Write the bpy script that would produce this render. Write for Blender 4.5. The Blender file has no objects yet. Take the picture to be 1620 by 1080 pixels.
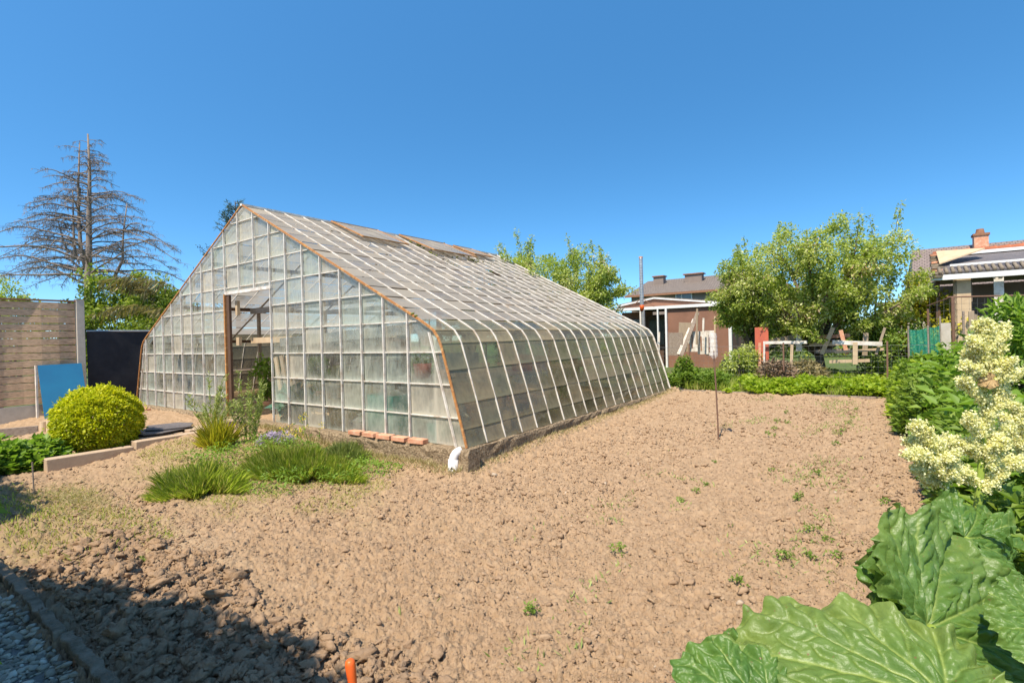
import bpy, math, random
import numpy as np
from mathutils import Vector, Matrix
random.seed(7)
rng = np.random.default_rng(11)
R = math.radians
sc = bpy.context.scene
COL = sc.collection

# ------------------------------------------------------------------ camera
EYE = 1.5
FPX = 806.0
pitch, roll = R(0.33), R(1.44)
F_ = Vector((0, math.cos(pitch), -math.sin(pitch)))
r0 = Vector((1, 0, 0)); u0 = Vector((0, math.sin(pitch), math.cos(pitch)))
RT = r0*math.cos(roll) - u0*math.sin(roll)
UP = u0*math.cos(roll) + r0*math.sin(roll)
cam = bpy.data.cameras.new('camera'); camo = bpy.data.objects.new('camera', cam); COL.objects.link(camo)
cam.sensor_width = 36; cam.lens = 36*FPX/1620; cam.clip_start = 0.05; cam.clip_end = 3000
M = Matrix.Identity(4)
for i in range(3):
    M[i][0] = RT[i]; M[i][1] = UP[i]; M[i][2] = -F_[i]
M[2][3] = EYE
camo.matrix_world = M
sc.camera = camo

# ------------------------------------------------------------------ sky, sun, exposure
SUN_EL, SUN_AZ = 58, 209
w_ = bpy.data.worlds.new('World'); sc.world = w_; w_.use_nodes = True
nt = w_.node_tree; nt.nodes.clear()
sky = nt.nodes.new('ShaderNodeTexSky'); sky.sky_type = 'NISHITA'; sky.sun_disc = False
sky.sun_elevation = R(SUN_EL); sky.sun_rotation = R(SUN_AZ)
sky.air_density = 1.0; sky.dust_density = 0.55; sky.ozone_density = 4.0; sky.altitude = 60
hs = nt.nodes.new('ShaderNodeHueSaturation'); hs.inputs['Saturation'].default_value = 1.24; hs.inputs['Hue'].default_value = 0.491; hs.inputs['Value'].default_value = 1.0
bg = nt.nodes.new('ShaderNodeBackground'); bg.inputs[1].default_value = 0.15
ow = nt.nodes.new('ShaderNodeOutputWorld')
tcw = nt.nodes.new('ShaderNodeTexCoord'); mpw = nt.nodes.new('ShaderNodeMapping'); mpw.vector_type = 'POINT'
mpw.inputs['Scale'].default_value = (1, 1, 1.7); mpw.inputs['Location'].default_value = (0, 0, .045)
nvw = nt.nodes.new('ShaderNodeVectorMath'); nvw.operation = 'NORMALIZE'
nt.links.new(tcw.outputs['Generated'], mpw.inputs[0]); nt.links.new(mpw.outputs[0], nvw.inputs[0]); nt.links.new(nvw.outputs[0], sky.inputs[0])
nt.links.new(sky.outputs[0], hs.inputs['Color']); nt.links.new(hs.outputs[0], bg.inputs[0]); nt.links.new(bg.outputs[0], ow.inputs[0])
sl = bpy.data.lights.new('sun', 'SUN'); sl.energy = 4.4; sl.angle = R(0.53); sl.color = (1.0, 0.91, 0.77)
so = bpy.data.objects.new('sun', sl); COL.objects.link(so)
az = R(SUN_AZ); sd = Vector((math.sin(az)*math.cos(R(SUN_EL)), math.cos(az)*math.cos(R(SUN_EL)), math.sin(R(SUN_EL))))
so.rotation_euler = sd.to_track_quat('Z', 'Y').to_euler(); so.location = (0, -5, 20)
sc.view_settings.view_transform = 'Standard'; sc.view_settings.look = 'None'
sc.view_settings.exposure = 0.78; sc.view_settings.gamma = 1.0; sc.view_settings.use_curve_mapping = False
sc.cycles.transparent_max_bounces = 24; sc.cycles.max_bounces = 8
sc.cycles.diffuse_bounces = 3; sc.cycles.glossy_bounces = 3; sc.cycles.transmission_bounces = 4
sc.cycles.use_denoising = True

# ------------------------------------------------------------------ garden axes: w to the right along the gable, v along the greenhouse
B0 = Vector((-0.59, 5.71))
WX = Vector((0.815, -0.580)).normalized(); VX = Vector((0.580, 0.815)).normalized()
def W(w, v, z=0.0):
    p = B0 + WX*w + VX*v
    return Vector((p.x, p.y, z))
def towv(x, y):
    d = Vector((x, y)) - B0
    return d.dot(WX), d.dot(VX)
def ray(px, py):
    return (F_ + RT*((px-810)/FPX) + UP*((540-py)/FPX))
O_ = Vector((0, 0, EYE))
def pz(px, py, z=0.0):          # sight line met with height z  -> (w, v)
    d = ray(px, py); t = (z-EYE)/d.z; p = O_ + d*t
    return towv(p.x, p.y)
def pv(px, py, v):              # sight line met with the upright plane v = const -> (w, z)
    d = ray(px, py); n = Vector((VX.x, VX.y, 0)); b = Vector((B0.x, B0.y, 0)) + n*v
    t = (b-O_).dot(n)/d.dot(n); p = O_ + d*t
    return towv(p.x, p.y)[0], p.z
def pw(px, py, w):              # sight line met with the upright plane w = const -> (v, z)
    d = ray(px, py); n = Vector((WX.x, WX.y, 0)); b = Vector((B0.x, B0.y, 0)) + n*w
    t = (b-O_).dot(n)/d.dot(n); p = O_ + d*t
    return towv(p.x, p.y)[1], p.z
def pd(px, py, Y):              # sight line met with depth Y -> world point
    d = ray(px, py); return O_ + d*(Y/d.y)
ROTW = math.atan2(WX.y, WX.x)   # yaw of the w axis

# ------------------------------------------------------------------ numpy noise
def _h(ix, iy, s):
    h = (ix.astype(np.int64)*374761393 + iy.astype(np.int64)*668265263 + s*1442695041) & 0xffffffff
    h = ((h ^ (h >> 13))*1274126177) & 0xffffffff
    return ((h ^ (h >> 16)) & 0xffffffff)/4294967296.0
def vn(x, y, s=0):
    ix = np.floor(x); iy = np.floor(y); fx = x-ix; fy = y-iy
    fx = fx*fx*(3-2*fx); fy = fy*fy*(3-2*fy)
    a = _h(ix, iy, s); b = _h(ix+1, iy, s); c = _h(ix, iy+1, s); d = _h(ix+1, iy+1, s)
    return (a*(1-fx)+b*fx)*(1-fy) + (c*(1-fx)+d*fx)*fy
def fbm(x, y, s=0, o=4):
    r = 0; a = .5
    for k in range(o):
        r = r + a*vn(x, y, s+k*17); x = x*2.03+5.1; y = y*2.03+1.7; a *= .5
    return r
def lumps(x, y, s=0, keep=0.6):   # rounded clods: height 0..1
    ix = np.floor(x); iy = np.floor(y); out = np.zeros_like(x)
    for dx in (-1, 0, 1):
        for dy in (-1, 0, 1):
            cx = ix+dx; cy = iy+dy
            px = cx+_h(cx, cy, s+1); py = cy+_h(cx, cy, s+2); k = _h(cx, cy, s+3); rr = .35+.5*_h(cx, cy, s+4)
            d2 = ((x-px)**2+(y-py)**2)/(rr*rr)
            h = np.where(k < keep, np.sqrt(np.clip(1-d2, 0, 1))*rr, 0)
            out = np.maximum(out, h)
    return out
def S(t):
    t = np.clip(t, 0, 1); return t*t*(3-2*t)
def T(w, v):                     # smooth height of the garden ground
    w = np.asarray(w, float); v = np.asarray(v, float)
    z = 0.028*np.clip(v, 0, 9)
    z = z + 0.21*S((-1.0-w)/3.2)*S((v+2.7)/1.9)*S((9-v)/6)
    dw = np.where(v < 0, np.where(w < 0, -v, np.hypot(w, v)), np.where(w > 0, w, 9)); z = z + .085*S((.42-dw)/.38)*(.5+1.0*fbm(w*2.3, v*2.3, 77, 3))*S((w+3)/1.5)
    z = z - 0.02*S((-3.2-v)/.4)
    return z
def Tf(w, v): return float(T(w, v))

# ------------------------------------------------------------------ objects
def tag(o, label=None, cat=None, group=None, kind=None):
    if label: o['label'] = label
    if cat: o['category'] = cat
    if group: o['group'] = group
    if kind: o['kind'] = kind
    return o
def empty(name, loc, rz=0.0, label=None, cat=None, group=None):
    o = bpy.data.objects.new(name, None); COL.objects.link(o)
    o.location = loc; o.rotation_euler = (0, 0, rz); o.empty_display_size = .1
    return tag(o, label, cat, group)
def link(name, me, mat=None, parent=None, loc=None):
    o = bpy.data.objects.new(name, me); COL.objects.link(o)
    if mat is not None:
        for m in (mat if isinstance(mat, (list, tuple)) else [mat]): me.materials.append(m)
    if parent is not None: o.parent = parent
    if loc is not None: o.location = loc
    return o
def children(o): return [c for c in bpy.data.objects if c.parent == o]
def copy_tree(o, parent=None):
    c = o.copy(); COL.objects.link(c)
    if parent is not None: c.parent = parent
    for ch in children(o): copy_tree(ch, c)
    return c
# local frame helper: parts are modelled in world space, then shifted into their Empty's space
def npmesh(name, verts, faces, smooth=False, attrs=None):
    me = bpy.data.meshes.new(name)
    verts = np.asarray(verts, np.float32).reshape(-1, 3); faces = np.asarray(faces, np.int32)
    k = faces.shape[1]; n = faces.shape[0]
    me.vertices.add(len(verts)); me.vertices.foreach_set('co', verts.ravel())
    me.loops.add(n*k); me.loops.foreach_set('vertex_index', faces.ravel())
    me.polygons.add(n); me.polygons.foreach_set('loop_start', np.arange(n, dtype=np.int32)*k)
    me.polygons.foreach_set('loop_total', np.full(n, k, np.int32))
    if smooth: me.polygons.foreach_set('use_smooth', np.ones(n, bool))
    if attrs:
        for an, av in attrs.items():
            a = me.attributes.new(an, 'FLOAT', 'POINT'); a.data.foreach_set('value', np.asarray(av, np.float32).ravel())
    me.update(calc_edges=True); me.validate()
    return me
class MB:
    def __init__(s): s.v = []; s.f = []; s.uv = {}
    def add(s, vs, fs):
        n = len(s.v); s.v += [Vector(p) for p in vs]; s.f += [tuple(i+n for i in f) for f in fs]
    def box(s, c, size, rz=0.0, rot=None):
        hx, hy, hz = [k/2 for k in size]; m = rot if rot is not None else Matrix.Rotation(rz, 3, 'Z'); c = Vector(c)
        vs = [c + m @ Vector((x*hx, y*hy, z*hz)) for x in (-1, 1) for y in (-1, 1) for z in (-1, 1)]
        s.add(vs, [(0, 1, 3, 2), (4, 6, 7, 5), (0, 4, 5, 1), (2, 3, 7, 6), (0, 2, 6, 4), (1, 5, 7, 3)]); return s
    def wbox(s, w0, w1, v0, v1, z0, z1):   # box along the garden axes
        c = W((w0+w1)/2, (v0+v1)/2, (z0+z1)/2); return s.box(c, (abs(w1-w0), abs(v1-v0), abs(z1-z0)), ROTW)
    def beam(s, a, b, wd, ht, up=Vector((0, 0, 1))):
        a = Vector(a); b = Vector(b); d = (b-a).normalized(); side = d.cross(up)
        if side.length < 1e-4: side = d.cross(Vector((1, 0, 0)))
        side.normalize(); u = side.cross(d).normalized()
        o = [side*(x*wd/2)+u*(y*ht/2) for x, y in ((-1, -1), (1, -1), (1, 1), (-1, 1))]
        s.add([a+k for k in o]+[b+k for k in o], [(0, 1, 2, 3), (7, 6, 5, 4), (0, 4, 5, 1), (1, 5, 6, 2), (2, 6, 7, 3), (3, 7, 4, 0)]); return s
    def sweep(s, pts, wd, ht, up):         # rectangular bar through points, fixed side direction
        pts = [Vector(p) for p in pts]; rings = []
        side = Vector(up)
        for i, p in enumerate(pts):
            d = (pts[min(i+1, len(pts)-1)]-pts[max(i-1, 0)]).normalized()
            n = side.cross(d).normalized()
            rings.append([p+side*(x*wd/2)+n*(y*ht/2) for x, y in ((-1, -1), (1, -1), (1, 1), (-1, 1))])
        vs = [q for r in rings for q in r]; fs = [(3, 2, 1, 0)]
        for i in range(len(rings)-1):
            for k in range(4): fs.append((i*4+k, i*4+(k+1) % 4, i*4+4+(k+1) % 4, i*4+4+k))
        n = (len(rings)-1)*4; fs.append((n, n+1, n+2, n+3)); s.add(vs, fs); return s
    def tube(s, pts, rad, n=8, cap=True):
        pts = [Vector(p) for p in pts]
        if not hasattr(rad, '__len__'): rad = [rad]*len(pts)
        vs = []; fs = []; pa = None
        for i, p in enumerate(pts):
            d = (pts[min(i+1, len(pts)-1)]-pts[max(i-1, 0)])
            if d.length < 1e-9: d = Vector((0, 0, 1))
            d.normalize()
            if pa is None:
                a = d.cross(Vector((0.31, 0.17, 0.93)))
                if a.length < 1e-2: a = d.cross(Vector((1, 0, 0)))
            else: a = pa-d*pa.dot(d)
            if a.length < 1e-6: a = d.orthogonal()
            a.normalize(); pa = a; b = d.cross(a)
            for k in range(n):
                t = 2*math.pi*k/n; vs.append(p+(a*math.cos(t)+b*math.sin(t))*rad[i])
        for i in range(len(pts)-1):
            for k in range(n): fs.append((i*n+k, i*n+(k+1) % n, (i+1)*n+(k+1) % n, (i+1)*n+k))
        if cap: fs.append(tuple(reversed(range(n)))); fs.append(tuple(range((len(pts)-1)*n, len(pts)*n)))
        s.add(vs, fs); return s
    def prism(s, poly, ext):               # closed polygon (3D points) pushed along ext
        n = len(poly); poly = [Vector(p) for p in poly]; ext = Vector(ext)
        s.add(poly+[p+ext for p in poly], [tuple(range(n)), tuple(reversed(range(n, 2*n)))]+[(i, (i+1) % n+0, (i+1) % n+n, i+n) for i in range(n)]); return s
    def quad(s, a, b, c, d): s.add([a, b, c, d], [(0, 1, 2, 3)]); return s
    def rough(s, amt, seed=0):
        r_ = random.Random(seed)
        s.v = [p+Vector((r_.uniform(-amt, amt), r_.uniform(-amt, amt), r_.uniform(-amt, amt))) for p in s.v]; return s
    def build(s, name, mat, parent=None, smooth=False, bevel=0.0, attrs=None):
        me = bpy.data.meshes.new(name)
        vs = s.v
        if parent is not None:
            root = parent
            inv = parent_world(parent).inverted(); vs = [inv @ p for p in s.v]
        me.from_pydata([tuple(p) for p in vs], [], s.f); me.update()
        if smooth: me.polygons.foreach_set('use_smooth', [True]*len(me.polygons))
        if attrs:
            for an, av in attrs.items():
                a = me.attributes.new(an, 'FLOAT', 'POINT'); a.data.foreach_set('value', av)
        o = link(name, me, mat, parent)
        if bevel:
            b = o.modifiers.new('bevel', 'BEVEL'); b.width = bevel; b.segments = 2; b.limit_method = 'ANGLE'
        if parent is None and len(vs):      # origin at the thing's base
            n = len(vs); c = Vector((sum(p.x for p in vs)/n, sum(p.y for p in vs)/n, min(p.z for p in vs)))
            me.transform(Matrix.Translation(-c)); o.location = c
        return o
def parent_world(o):
    m = Matrix.LocRotScale(o.location, o.rotation_euler, o.scale)
    if o.parent is not None: m = parent_world(o.parent) @ m
    return m
def leafmesh(name, P, A, N, L, Wd, mat, parent=None, tint=None, fold=.12, droop=.15, smooth=False):
    """P centres, A leaf axes, N leaf normals (unit-ish), L lengths, Wd widths -> one mesh of folded leaves"""
    P = np.asarray(P, float); A = A/np.linalg.norm(A, axis=1, keepdims=True)
    Bv = np.cross(A, N); Bv /= (np.linalg.norm(Bv, axis=1, keepdims=True)+1e-9); C = np.cross(Bv, A)
    L = np.broadcast_to(L, (len(P),))[:, None]; Wd = np.broadcast_to(Wd, (len(P),))[:, None]
    v0 = P; v1 = P+A*L*.42+Bv*Wd*.5+C*L*fold; v2 = P+A*L-C*L*droop; v3 = P+A*L*.42-Bv*Wd*.5+C*L*fold
    V = np.stack([v0, v1, v2, v3], 1).reshape(-1, 3)
    i = np.arange(len(P))*4
    Fc = np.concatenate([np.stack([i, i+1, i+2], 1), np.stack([i, i+2, i+3], 1)])
    if tint is None: tint = rng.random(len(P))
    if parent is not None:
        m = np.array(parent_world(parent).inverted()); V = V @ m[:3, :3].T + m[:3, 3]
        base = None
    else:
        base = np.array([V[:, 0].mean(), V[:, 1].mean(), V[:, 2].min()]); V = V-base
    me = npmesh(name, V, Fc, smooth, {'tint': np.repeat(tint, 4)})
    o = link(name, me, mat, parent)
    if base is not None: o.location = base
    return o
def rdir(n, r=None):
    r = r or rng
    a = r.normal(size=(n, 3)); return a/np.linalg.norm(a, axis=1, keepdims=True)

# ------------------------------------------------------------------ materials
def newmat(name):
    m = bpy.data.materials.new(name); m.use_nodes = True; t = m.node_tree; t.nodes.clear()
    o = t.nodes.new('ShaderNodeOutputMaterial'); return m, t, o
def nd(t, ty, **kw):
    n = t.nodes.new(ty)
    for k, v in kw.items():
        if hasattr(n, k) and not k[0].isupper(): setattr(n, k, v)
        else: n.inputs[k].default_value = v
    return n
def ramp(t, fac, stops):
    r = t.nodes.new('ShaderNodeValToRGB'); e = r.color_ramp.elements
    while len(e) < len(stops): e.new(.5)
    for k, (p, c) in enumerate(stops): e[k].position = p; e[k].color = (c[0], c[1], c[2], 1)
    if fac is not None: t.links.new(fac, r.inputs[0])
    return r.outputs[0]
def noise(t, scale, detail=4, rough=.55, vec=None, dist=0.0):
    n = t.nodes.new('ShaderNodeTexNoise'); n.inputs['Scale'].default_value = scale; n.inputs['Detail'].default_value = detail
    n.inputs['Roughness'].default_value = rough; n.inputs['Distortion'].default_value = dist
    if vec is None:
        g = t.nodes.new('ShaderNodeNewGeometry'); vec = g.outputs['Position']
    t.links.new(vec, n.inputs['Vector']); return n.outputs['Fac']
def mixc(t, fac, a, b, mode='MIX'):
    m = t.nodes.new('ShaderNodeMix'); m.data_type = 'RGBA'; m.blend_type = mode
    for sock, val in ((m.inputs[0], fac), (m.inputs[6], a), (m.inputs[7], b)):
        if hasattr(val, 'is_output'): t.links.new(val, sock)
        elif isinstance(val, (int, float)): sock.default_value = val
        else: sock.default_value = (*val, 1)
    return m.outputs[2]
def mathn(t, op, a, b=0.0, clamp=False):
    m = t.nodes.new('ShaderNodeMath'); m.operation = op; m.use_clamp = clamp
    for k, val in enumerate((a, b)):
        if hasattr(val, 'is_output'): t.links.new(val, m.inputs[k])
        else: m.inputs[k].default_value = val
    return m.outputs[0]
def attr(t, name):
    a = t.nodes.new('ShaderNodeAttribute'); a.attribute_name = name; return a.outputs['Fac']
def bump(t, h, strength=.5, dist=.01):
    b = t.nodes.new('ShaderNodeBump'); b.inputs['Strength'].default_value = strength; b.inputs['Distance'].default_value = dist
    t.links.new(h, b.inputs['Height']); return b.outputs[0]
def solid(name, c1, c2=None, rough=.7, scale=6, metal=0.0, bmp=.3, bscale=60, bdist=.004, c3=None, spec=.35, stretch=None):
    m, t, o = newmat(name); p = t.nodes.new('ShaderNodeBsdfPrincipled')
    p.inputs['Roughness'].default_value = rough; p.inputs['Metallic'].default_value = metal
    p.inputs['Specular IOR Level'].default_value = spec
    c2 = c2 or tuple(k*.75 for k in c1)
    vec = None
    if stretch:
        tc = t.nodes.new('ShaderNodeTexCoord'); mp = t.nodes.new('ShaderNodeMapping'); mp.inputs['Scale'].default_value = stretch
        t.links.new(tc.outputs['Object'], mp.inputs[0]); vec = mp.outputs[0]
    n = noise(t, scale, 6, .6, vec)
    stops = [(.3, c1), (.7, c2)] if c3 is None else [(.3, c1), (.52, c2), (.72, c3)]
    t.links.new(ramp(t, n, stops), p.inputs['Base Color'])
    if bmp: t.links.new(bump(t, noise(t, bscale, 4, .6, vec), bmp, bdist), p.inputs['Normal'])
    t.links.new(p.outputs[0], o.inputs[0]); return m
def leafmat(name, stops, transl=.35, rough=.5, spec=.3):
    m, t, o = newmat(name); p = t.nodes.new('ShaderNodeBsdfPrincipled'); p.inputs['Roughness'].default_value = rough
    p.inputs['Specular IOR Level'].default_value = spec
    c = ramp(t, attr(t, 'tint'), stops); t.links.new(c, p.inputs['Base Color'])
    tr = t.nodes.new('ShaderNodeBsdfTranslucent'); c2 = mixc(t, 1.0, c, (1.15, 1.25, .6), 'MULTIPLY'); t.links.new(c2, tr.inputs[0])
    mx = t.nodes.new('ShaderNodeMixShader'); mx.inputs[0].default_value = transl
    t.links.new(p.outputs[0], mx.inputs[1]); t.links.new(tr.outputs[0], mx.inputs[2]); t.links.new(mx.outputs[0], o.inputs[0]); return m
MT = {}
MT['white'] = solid('white_paint', (.76, .71, .63), (.62, .56, .48), .55, 9, c3=(.42, .32, .23))
MT['white_clean'] = solid('white_board', (.74, .73, .70), (.62, .60, .56), .5, 4)
MT['rust'] = solid('rusty_iron', (.56, .27, .07), (.36, .15, .05), .75, 14, c3=(.66, .40, .16))
MT['rustdark'] = solid('dark_rust', (.20, .09, .05), (.30, .15, .08), .8, 12)
MT['concrete'] = solid('old_concrete', (.34, .29, .23), (.24, .20, .155), .9, 8, c3=(.13, .10, .07), bmp=.6, bscale=40, bdist=.01)
MT['concpost'] = solid('concrete_post', (.50, .44, .36), (.40, .35, .28), .9, 10, bmp=.4)
MT['brick'] = solid('salvaged_brick', (.50, .20, .11), (.60, .30, .18), .85, 9, c3=(.62, .46, .33), bmp=.5)
MT['wood'] = solid('weathered_wood', (.34, .28, .225), (.25, .195, .15), .8, 3, bmp=.5, bscale=12, stretch=(1.5, 14, 14), c3=(.15, .105, .08))
MT['woodnew'] = solid('pale_plank', (.56, .42, .26), (.44, .31, .19), .75, 3, bmp=.3, bscale=10, stretch=(2, 2, 2))
MT['wooddark'] = solid('brown_timber', (.12, .065, .035), (.075, .04, .024), .7, 6, bmp=.3)
MT['blue'] = solid('blue_board', (.02, .13, .25), (.02, .16, .29), .4, 3, bmp=.05, spec=.5)
MT['net'] = solid('black_netting', (.016, .017, .021), (.028, .028, .032), .85, 7, bmp=.5, bscale=160)
MT['slate'] = solid('dark_slate', (.15, .13, .125), (.10, .09, .09), .6, 8)
MT['pvc'] = solid('white_plastic', (.74, .72, .70), (.62, .58, .54), .35, 10, bmp=.05)
MT['bark'] = solid('bark', (.16, .12, .085), (.10, .075, .055), .9, 10, bmp=.6, bscale=40, bdist=.01)
MT['deadbark'] = solid('dead_bark', (.27, .215, .17), (.16, .125, .10), .9, 5, bmp=0)
MT['galv'] = solid('galvanised_steel', (.50, .50, .50), (.36, .36, .37), .4, 9, metal=.6, bmp=.1)
MT['wire'] = solid('grey_wire', (.30, .30, .28), (.22, .2, .18), .6, 9, metal=.4, bmp=0)
# ------------------------------------------------------------------ ground
def soil_regions(w, v):
    path = S((-3.59-v)/.06)*S((3.2-w)/.05)                                   # gravel path in front of the kerb
    n = fbm(w*1.3, v*1.3, 5, 4)
    green = S((1.15-np.hypot((w+1.9)/2.3, (v+1.35)/1.15)+(n-.47)*1.7)*1.6)*S((.3-v)/.2)        # thin turf in front of the gable
    green = np.maximum(green, .9*S((1.2-np.hypot((w+1.7)/1.5, (v+3.0)/.55)+(n-.47)*2.0)*1.8))
    far = S((v-7.25)/.15)*S((v-7.25)/.15)
    right = S((w-4.15+(n-.45)*.5)/.25)
    outer = np.maximum(S((-10.2-w)/.3), S((v-12)/2))
    leftbed = S((-4.6-w)/.2)*S((.2-v)/.2)
    return path, green, far, right, outer, leftbed
def micro(x, y, w, v):
    path, green, far, right, outer, leftbed = soil_regions(w, v)
    rough = 1.0 - .25*np.clip(green, 0, 1) - .85*path
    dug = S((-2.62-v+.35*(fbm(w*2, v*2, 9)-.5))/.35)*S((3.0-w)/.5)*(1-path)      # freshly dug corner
    smoothrow = .55*S(1-np.abs(w-2.35)/.35)+.45*S(1-np.abs(w-3.5)/.3)
    smoothrow = smoothrow*S((v+3.5)/1.5)
    sandy = S(1.2-np.hypot((w+.35)/1.3, (v+2.95)/.55))                             # smoothed pale patch
    a = rough*(1-.45*smoothrow)*(1-.75*sandy)
    h = .09*(fbm(w*.7, v*.7, 3, 3)-.45)*(1-path)
    q1 = fbm(x*13, y*13, 1, 4)-.5; q2 = fbm(x*13+9, y*13, 2, 4)-.5
    rid = 1-np.abs(2*fbm(x*9+q1*2, y*9+q2*2, 62, 5)-1)*1.6
    h = h + a*(.013*lumps(x*6+2.2*q1, y*6+2.2*q2, 21, .45)
               + .014*lumps(x*14+6*q1, y*14+6*q2, 31, .5)*(.3+1.2*vn(x*3, y*3, 32))
               + .016*lumps(x*30+7*q2, y*30+7*q1, 41, .65)
               + .010*lumps(x*62+8*q1, y*62+8*q2, 51, .7)
               + .014*np.clip(rid, 0, 1) + .044*(fbm(x*14, y*14, 61, 6)-.5) + .020*(fbm(x*55, y*55, 65, 3)-.5) + .0045*(_h(np.floor(x*170), np.floor(y*170), 66)-.5) + .016*lumps(x*21+6*q2, y*21+6*q1, 64, .5)
               - .020*S(1-np.abs(2*fbm(x*11+q2*3, y*11+q1*3, 63, 4)-1)*9))
    h = h + dug*(.045*lumps(x*6+4*q2, y*6+4*q1, 71, .6) + .035*lumps(x*13+7*q1, y*13+7*q2, 81, .6)
                 + .065*(fbm(x*15, y*15, 82, 6)-.5) + .024*(fbm(x*50, y*50, 83, 3)-.5) - .02)
    h = h + .05*sandy
    furrow = np.exp(-((v+3.05+.10*np.sin(w*2.2)+.1*(w+.2))/.05)**2)*S(1-np.abs(w+.15)/.85)
    h = h - .05*furrow
    h = h + .012*np.cos((w-.2)*2*math.pi/.62)*S((w-.4)/.3)*S((4.1-w)/.2)*S((v+1.5)/2)
    h = h*(1-.6*far)
    return h, (path, green, far, right, outer, leftbed, dug, sandy, smoothrow)
def make_ground():
    fine = np.linspace(R(-62), R(62), 1080); back = np.linspace(R(62), R(298), 60)[1:-1]
    ang = np.concatenate([fine, back]); na = len(ang)
    rr = np.concatenate([[.35, .6, .9, 1.2], np.exp(np.linspace(math.log(1.45), math.log(15), 720)), np.exp(np.linspace(math.log(15.6), math.log(900), 46))])
    A, Q = np.meshgrid(ang, rr); X = np.sin(A)*Q; Y = np.cos(A)*Q-.15
    dx = X-B0.x; dy = Y-B0.y; w = dx*WX.x+dy*WX.y; v = dx*VX.x+dy*VX.y
    h, regs = micro(X, Y, w, v)
    inside = S((-.15-w)/.1)*S((w+9.3)/.1)*S((v-.12)/.1)*S((6.8-v)/.1)
    Z = T(w, v) + h*np.clip((17-Q)/4, 0, 1)*(1-.7*inside)
    V = np.stack([X, Y, Z], -1).reshape(-1, 3)
    nr = len(rr); V = np.concatenate([V, [[0, -.15, 0]]])
    i = np.arange(nr-1)[:, None]*na+np.arange(na)[None, :]; j = np.arange(nr-1)[:, None]*na+((np.arange(na)+1) % na)[None, :]
    Fq = np.stack([i, i+na, j+na, j], -1).reshape(-1, 4)
    k = np.arange(na); Fc = np.stack([np.full(na, nr*na), k, (k+1) % na, (k+1) % na], 1)
    names = ['path', 'green', 'far', 'right', 'outer', 'leftbed', 'dug', 'sandy', 'trod']
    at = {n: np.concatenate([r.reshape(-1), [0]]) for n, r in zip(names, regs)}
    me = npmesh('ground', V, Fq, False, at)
    m, t, o = newmat('garden_soil'); p = t.nodes.new('ShaderNodeBsdfPrincipled'); p.inputs['Roughness'].default_value = .95; p.inputs['Specular IOR Level'].default_value = .12
    big = noise(t, 1.3, 5, .6); mid = noise(t, 14, 6, .65); finen = noise(t, 110, 4, .7)
    soil = ramp(t, mid, [(.30, (.26, .168, .097)), (.50, (.345, .230, .138)), (.72, (.42, .29, .18))])
    soil = mixc(t, mathn(t, 'MULTIPLY', big, .55), soil, (.37, .255, .15))
    soil = mixc(t, mathn(t, 'MULTIPLY', ramp(t, finen, [(.55, (0, 0, 0)), (.75, (1, 1, 1))]), .35), soil, (.46, .35, .245))
    soil = mixc(t, mathn(t, 'MULTIPLY', attr(t, 'dug'), .55), soil, (.27, .185, .115))  # darker damp dug earth, with part of the corner's shade painted in
    soil = mixc(t, mathn(t, 'MULTIPLY', attr(t, 'sandy'), .6), soil, (.43, .31, .19))
    gn = noise(t, 22, 6, .7)
    grass = ramp(t, gn, [(.40, (.32, .22, .13)), (.52, (.34, .27, .12)), (.66, (.24, .24, .07))])
    soil = mixc(t, mathn(t, 'MULTIPLY', attr(t, 'green'), .45), soil, grass)
    earth2 = ramp(t, gn, [(.4, (.16, .12, .07)), (.6, (.08, .10, .03))])
    far = mathn(t, 'MAXIMUM', attr(t, 'far'), attr(t, 'right')); soil = mixc(t, far, soil, earth2)
    soil = mixc(t, attr(t, 'outer'), soil, ramp(t, gn, [(.35, (.07, .11, .03)), (.65, (.12, .15, .05))]))
    soil = mixc(t, attr(t, 'path'), soil, ramp(t, mid, [(.3, (.16, .14, .12)), (.7, (.26, .235, .205))]))
    t.links.new(soil, p.inputs['Base Color'])
    hh = mathn(t, 'ADD', noise(t, 75, 7, .72), mathn(t, 'MULTIPLY', noise(t, 260, 3, .7), .35))
    t.links.new(bump(t, hh, .8, .012), p.inputs['Normal']); t.links.new(p.outputs[0], o.inputs[0])
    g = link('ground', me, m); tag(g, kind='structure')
    MT['soil'] = m
    return g
make_ground()

# icosphere templates
def ico(sub):
    t = (1+5**.5)/2
    v = [(-1, t, 0), (1, t, 0), (-1, -t, 0), (1, -t, 0), (0, -1, t), (0, 1, t), (0, -1, -t), (0, 1, -t), (t, 0, -1), (t, 0, 1), (-t, 0, -1), (-t, 0, 1)]
    f = [(0, 11, 5), (0, 5, 1), (0, 1, 7), (0, 7, 10), (0, 10, 11), (1, 5, 9), (5, 11, 4), (11, 10, 2), (10, 7, 6), (7, 1, 8), (3, 9, 4), (3, 4, 2), (3, 2, 6), (3, 6, 8), (3, 8, 9), (4, 9, 5), (2, 4, 11), (6, 2, 10), (8, 6, 7), (9, 8, 1)]
    v = [np.array(p)/np.linalg.norm(p) for p in v]
    for _ in range(sub):
        mid = {}; nf = []
        def mp(a, b):
            k = (min(a, b), max(a, b))
            if k not in mid:
                q = v[a]+v[b]; v.append(q/np.linalg.norm(q)); mid[k] = len(v)-1
            return mid[k]
        for a, b, c in f:
            x, y, z = mp(a, b), mp(b, c), mp(c, a); nf += [(a, x, z), (b, y, x), (c, z, y), (x, y, z)]
        f = nf
    return np.array(v), np.array(f)
ICO = [ico(0), ico(1), ico(2)]
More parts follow.
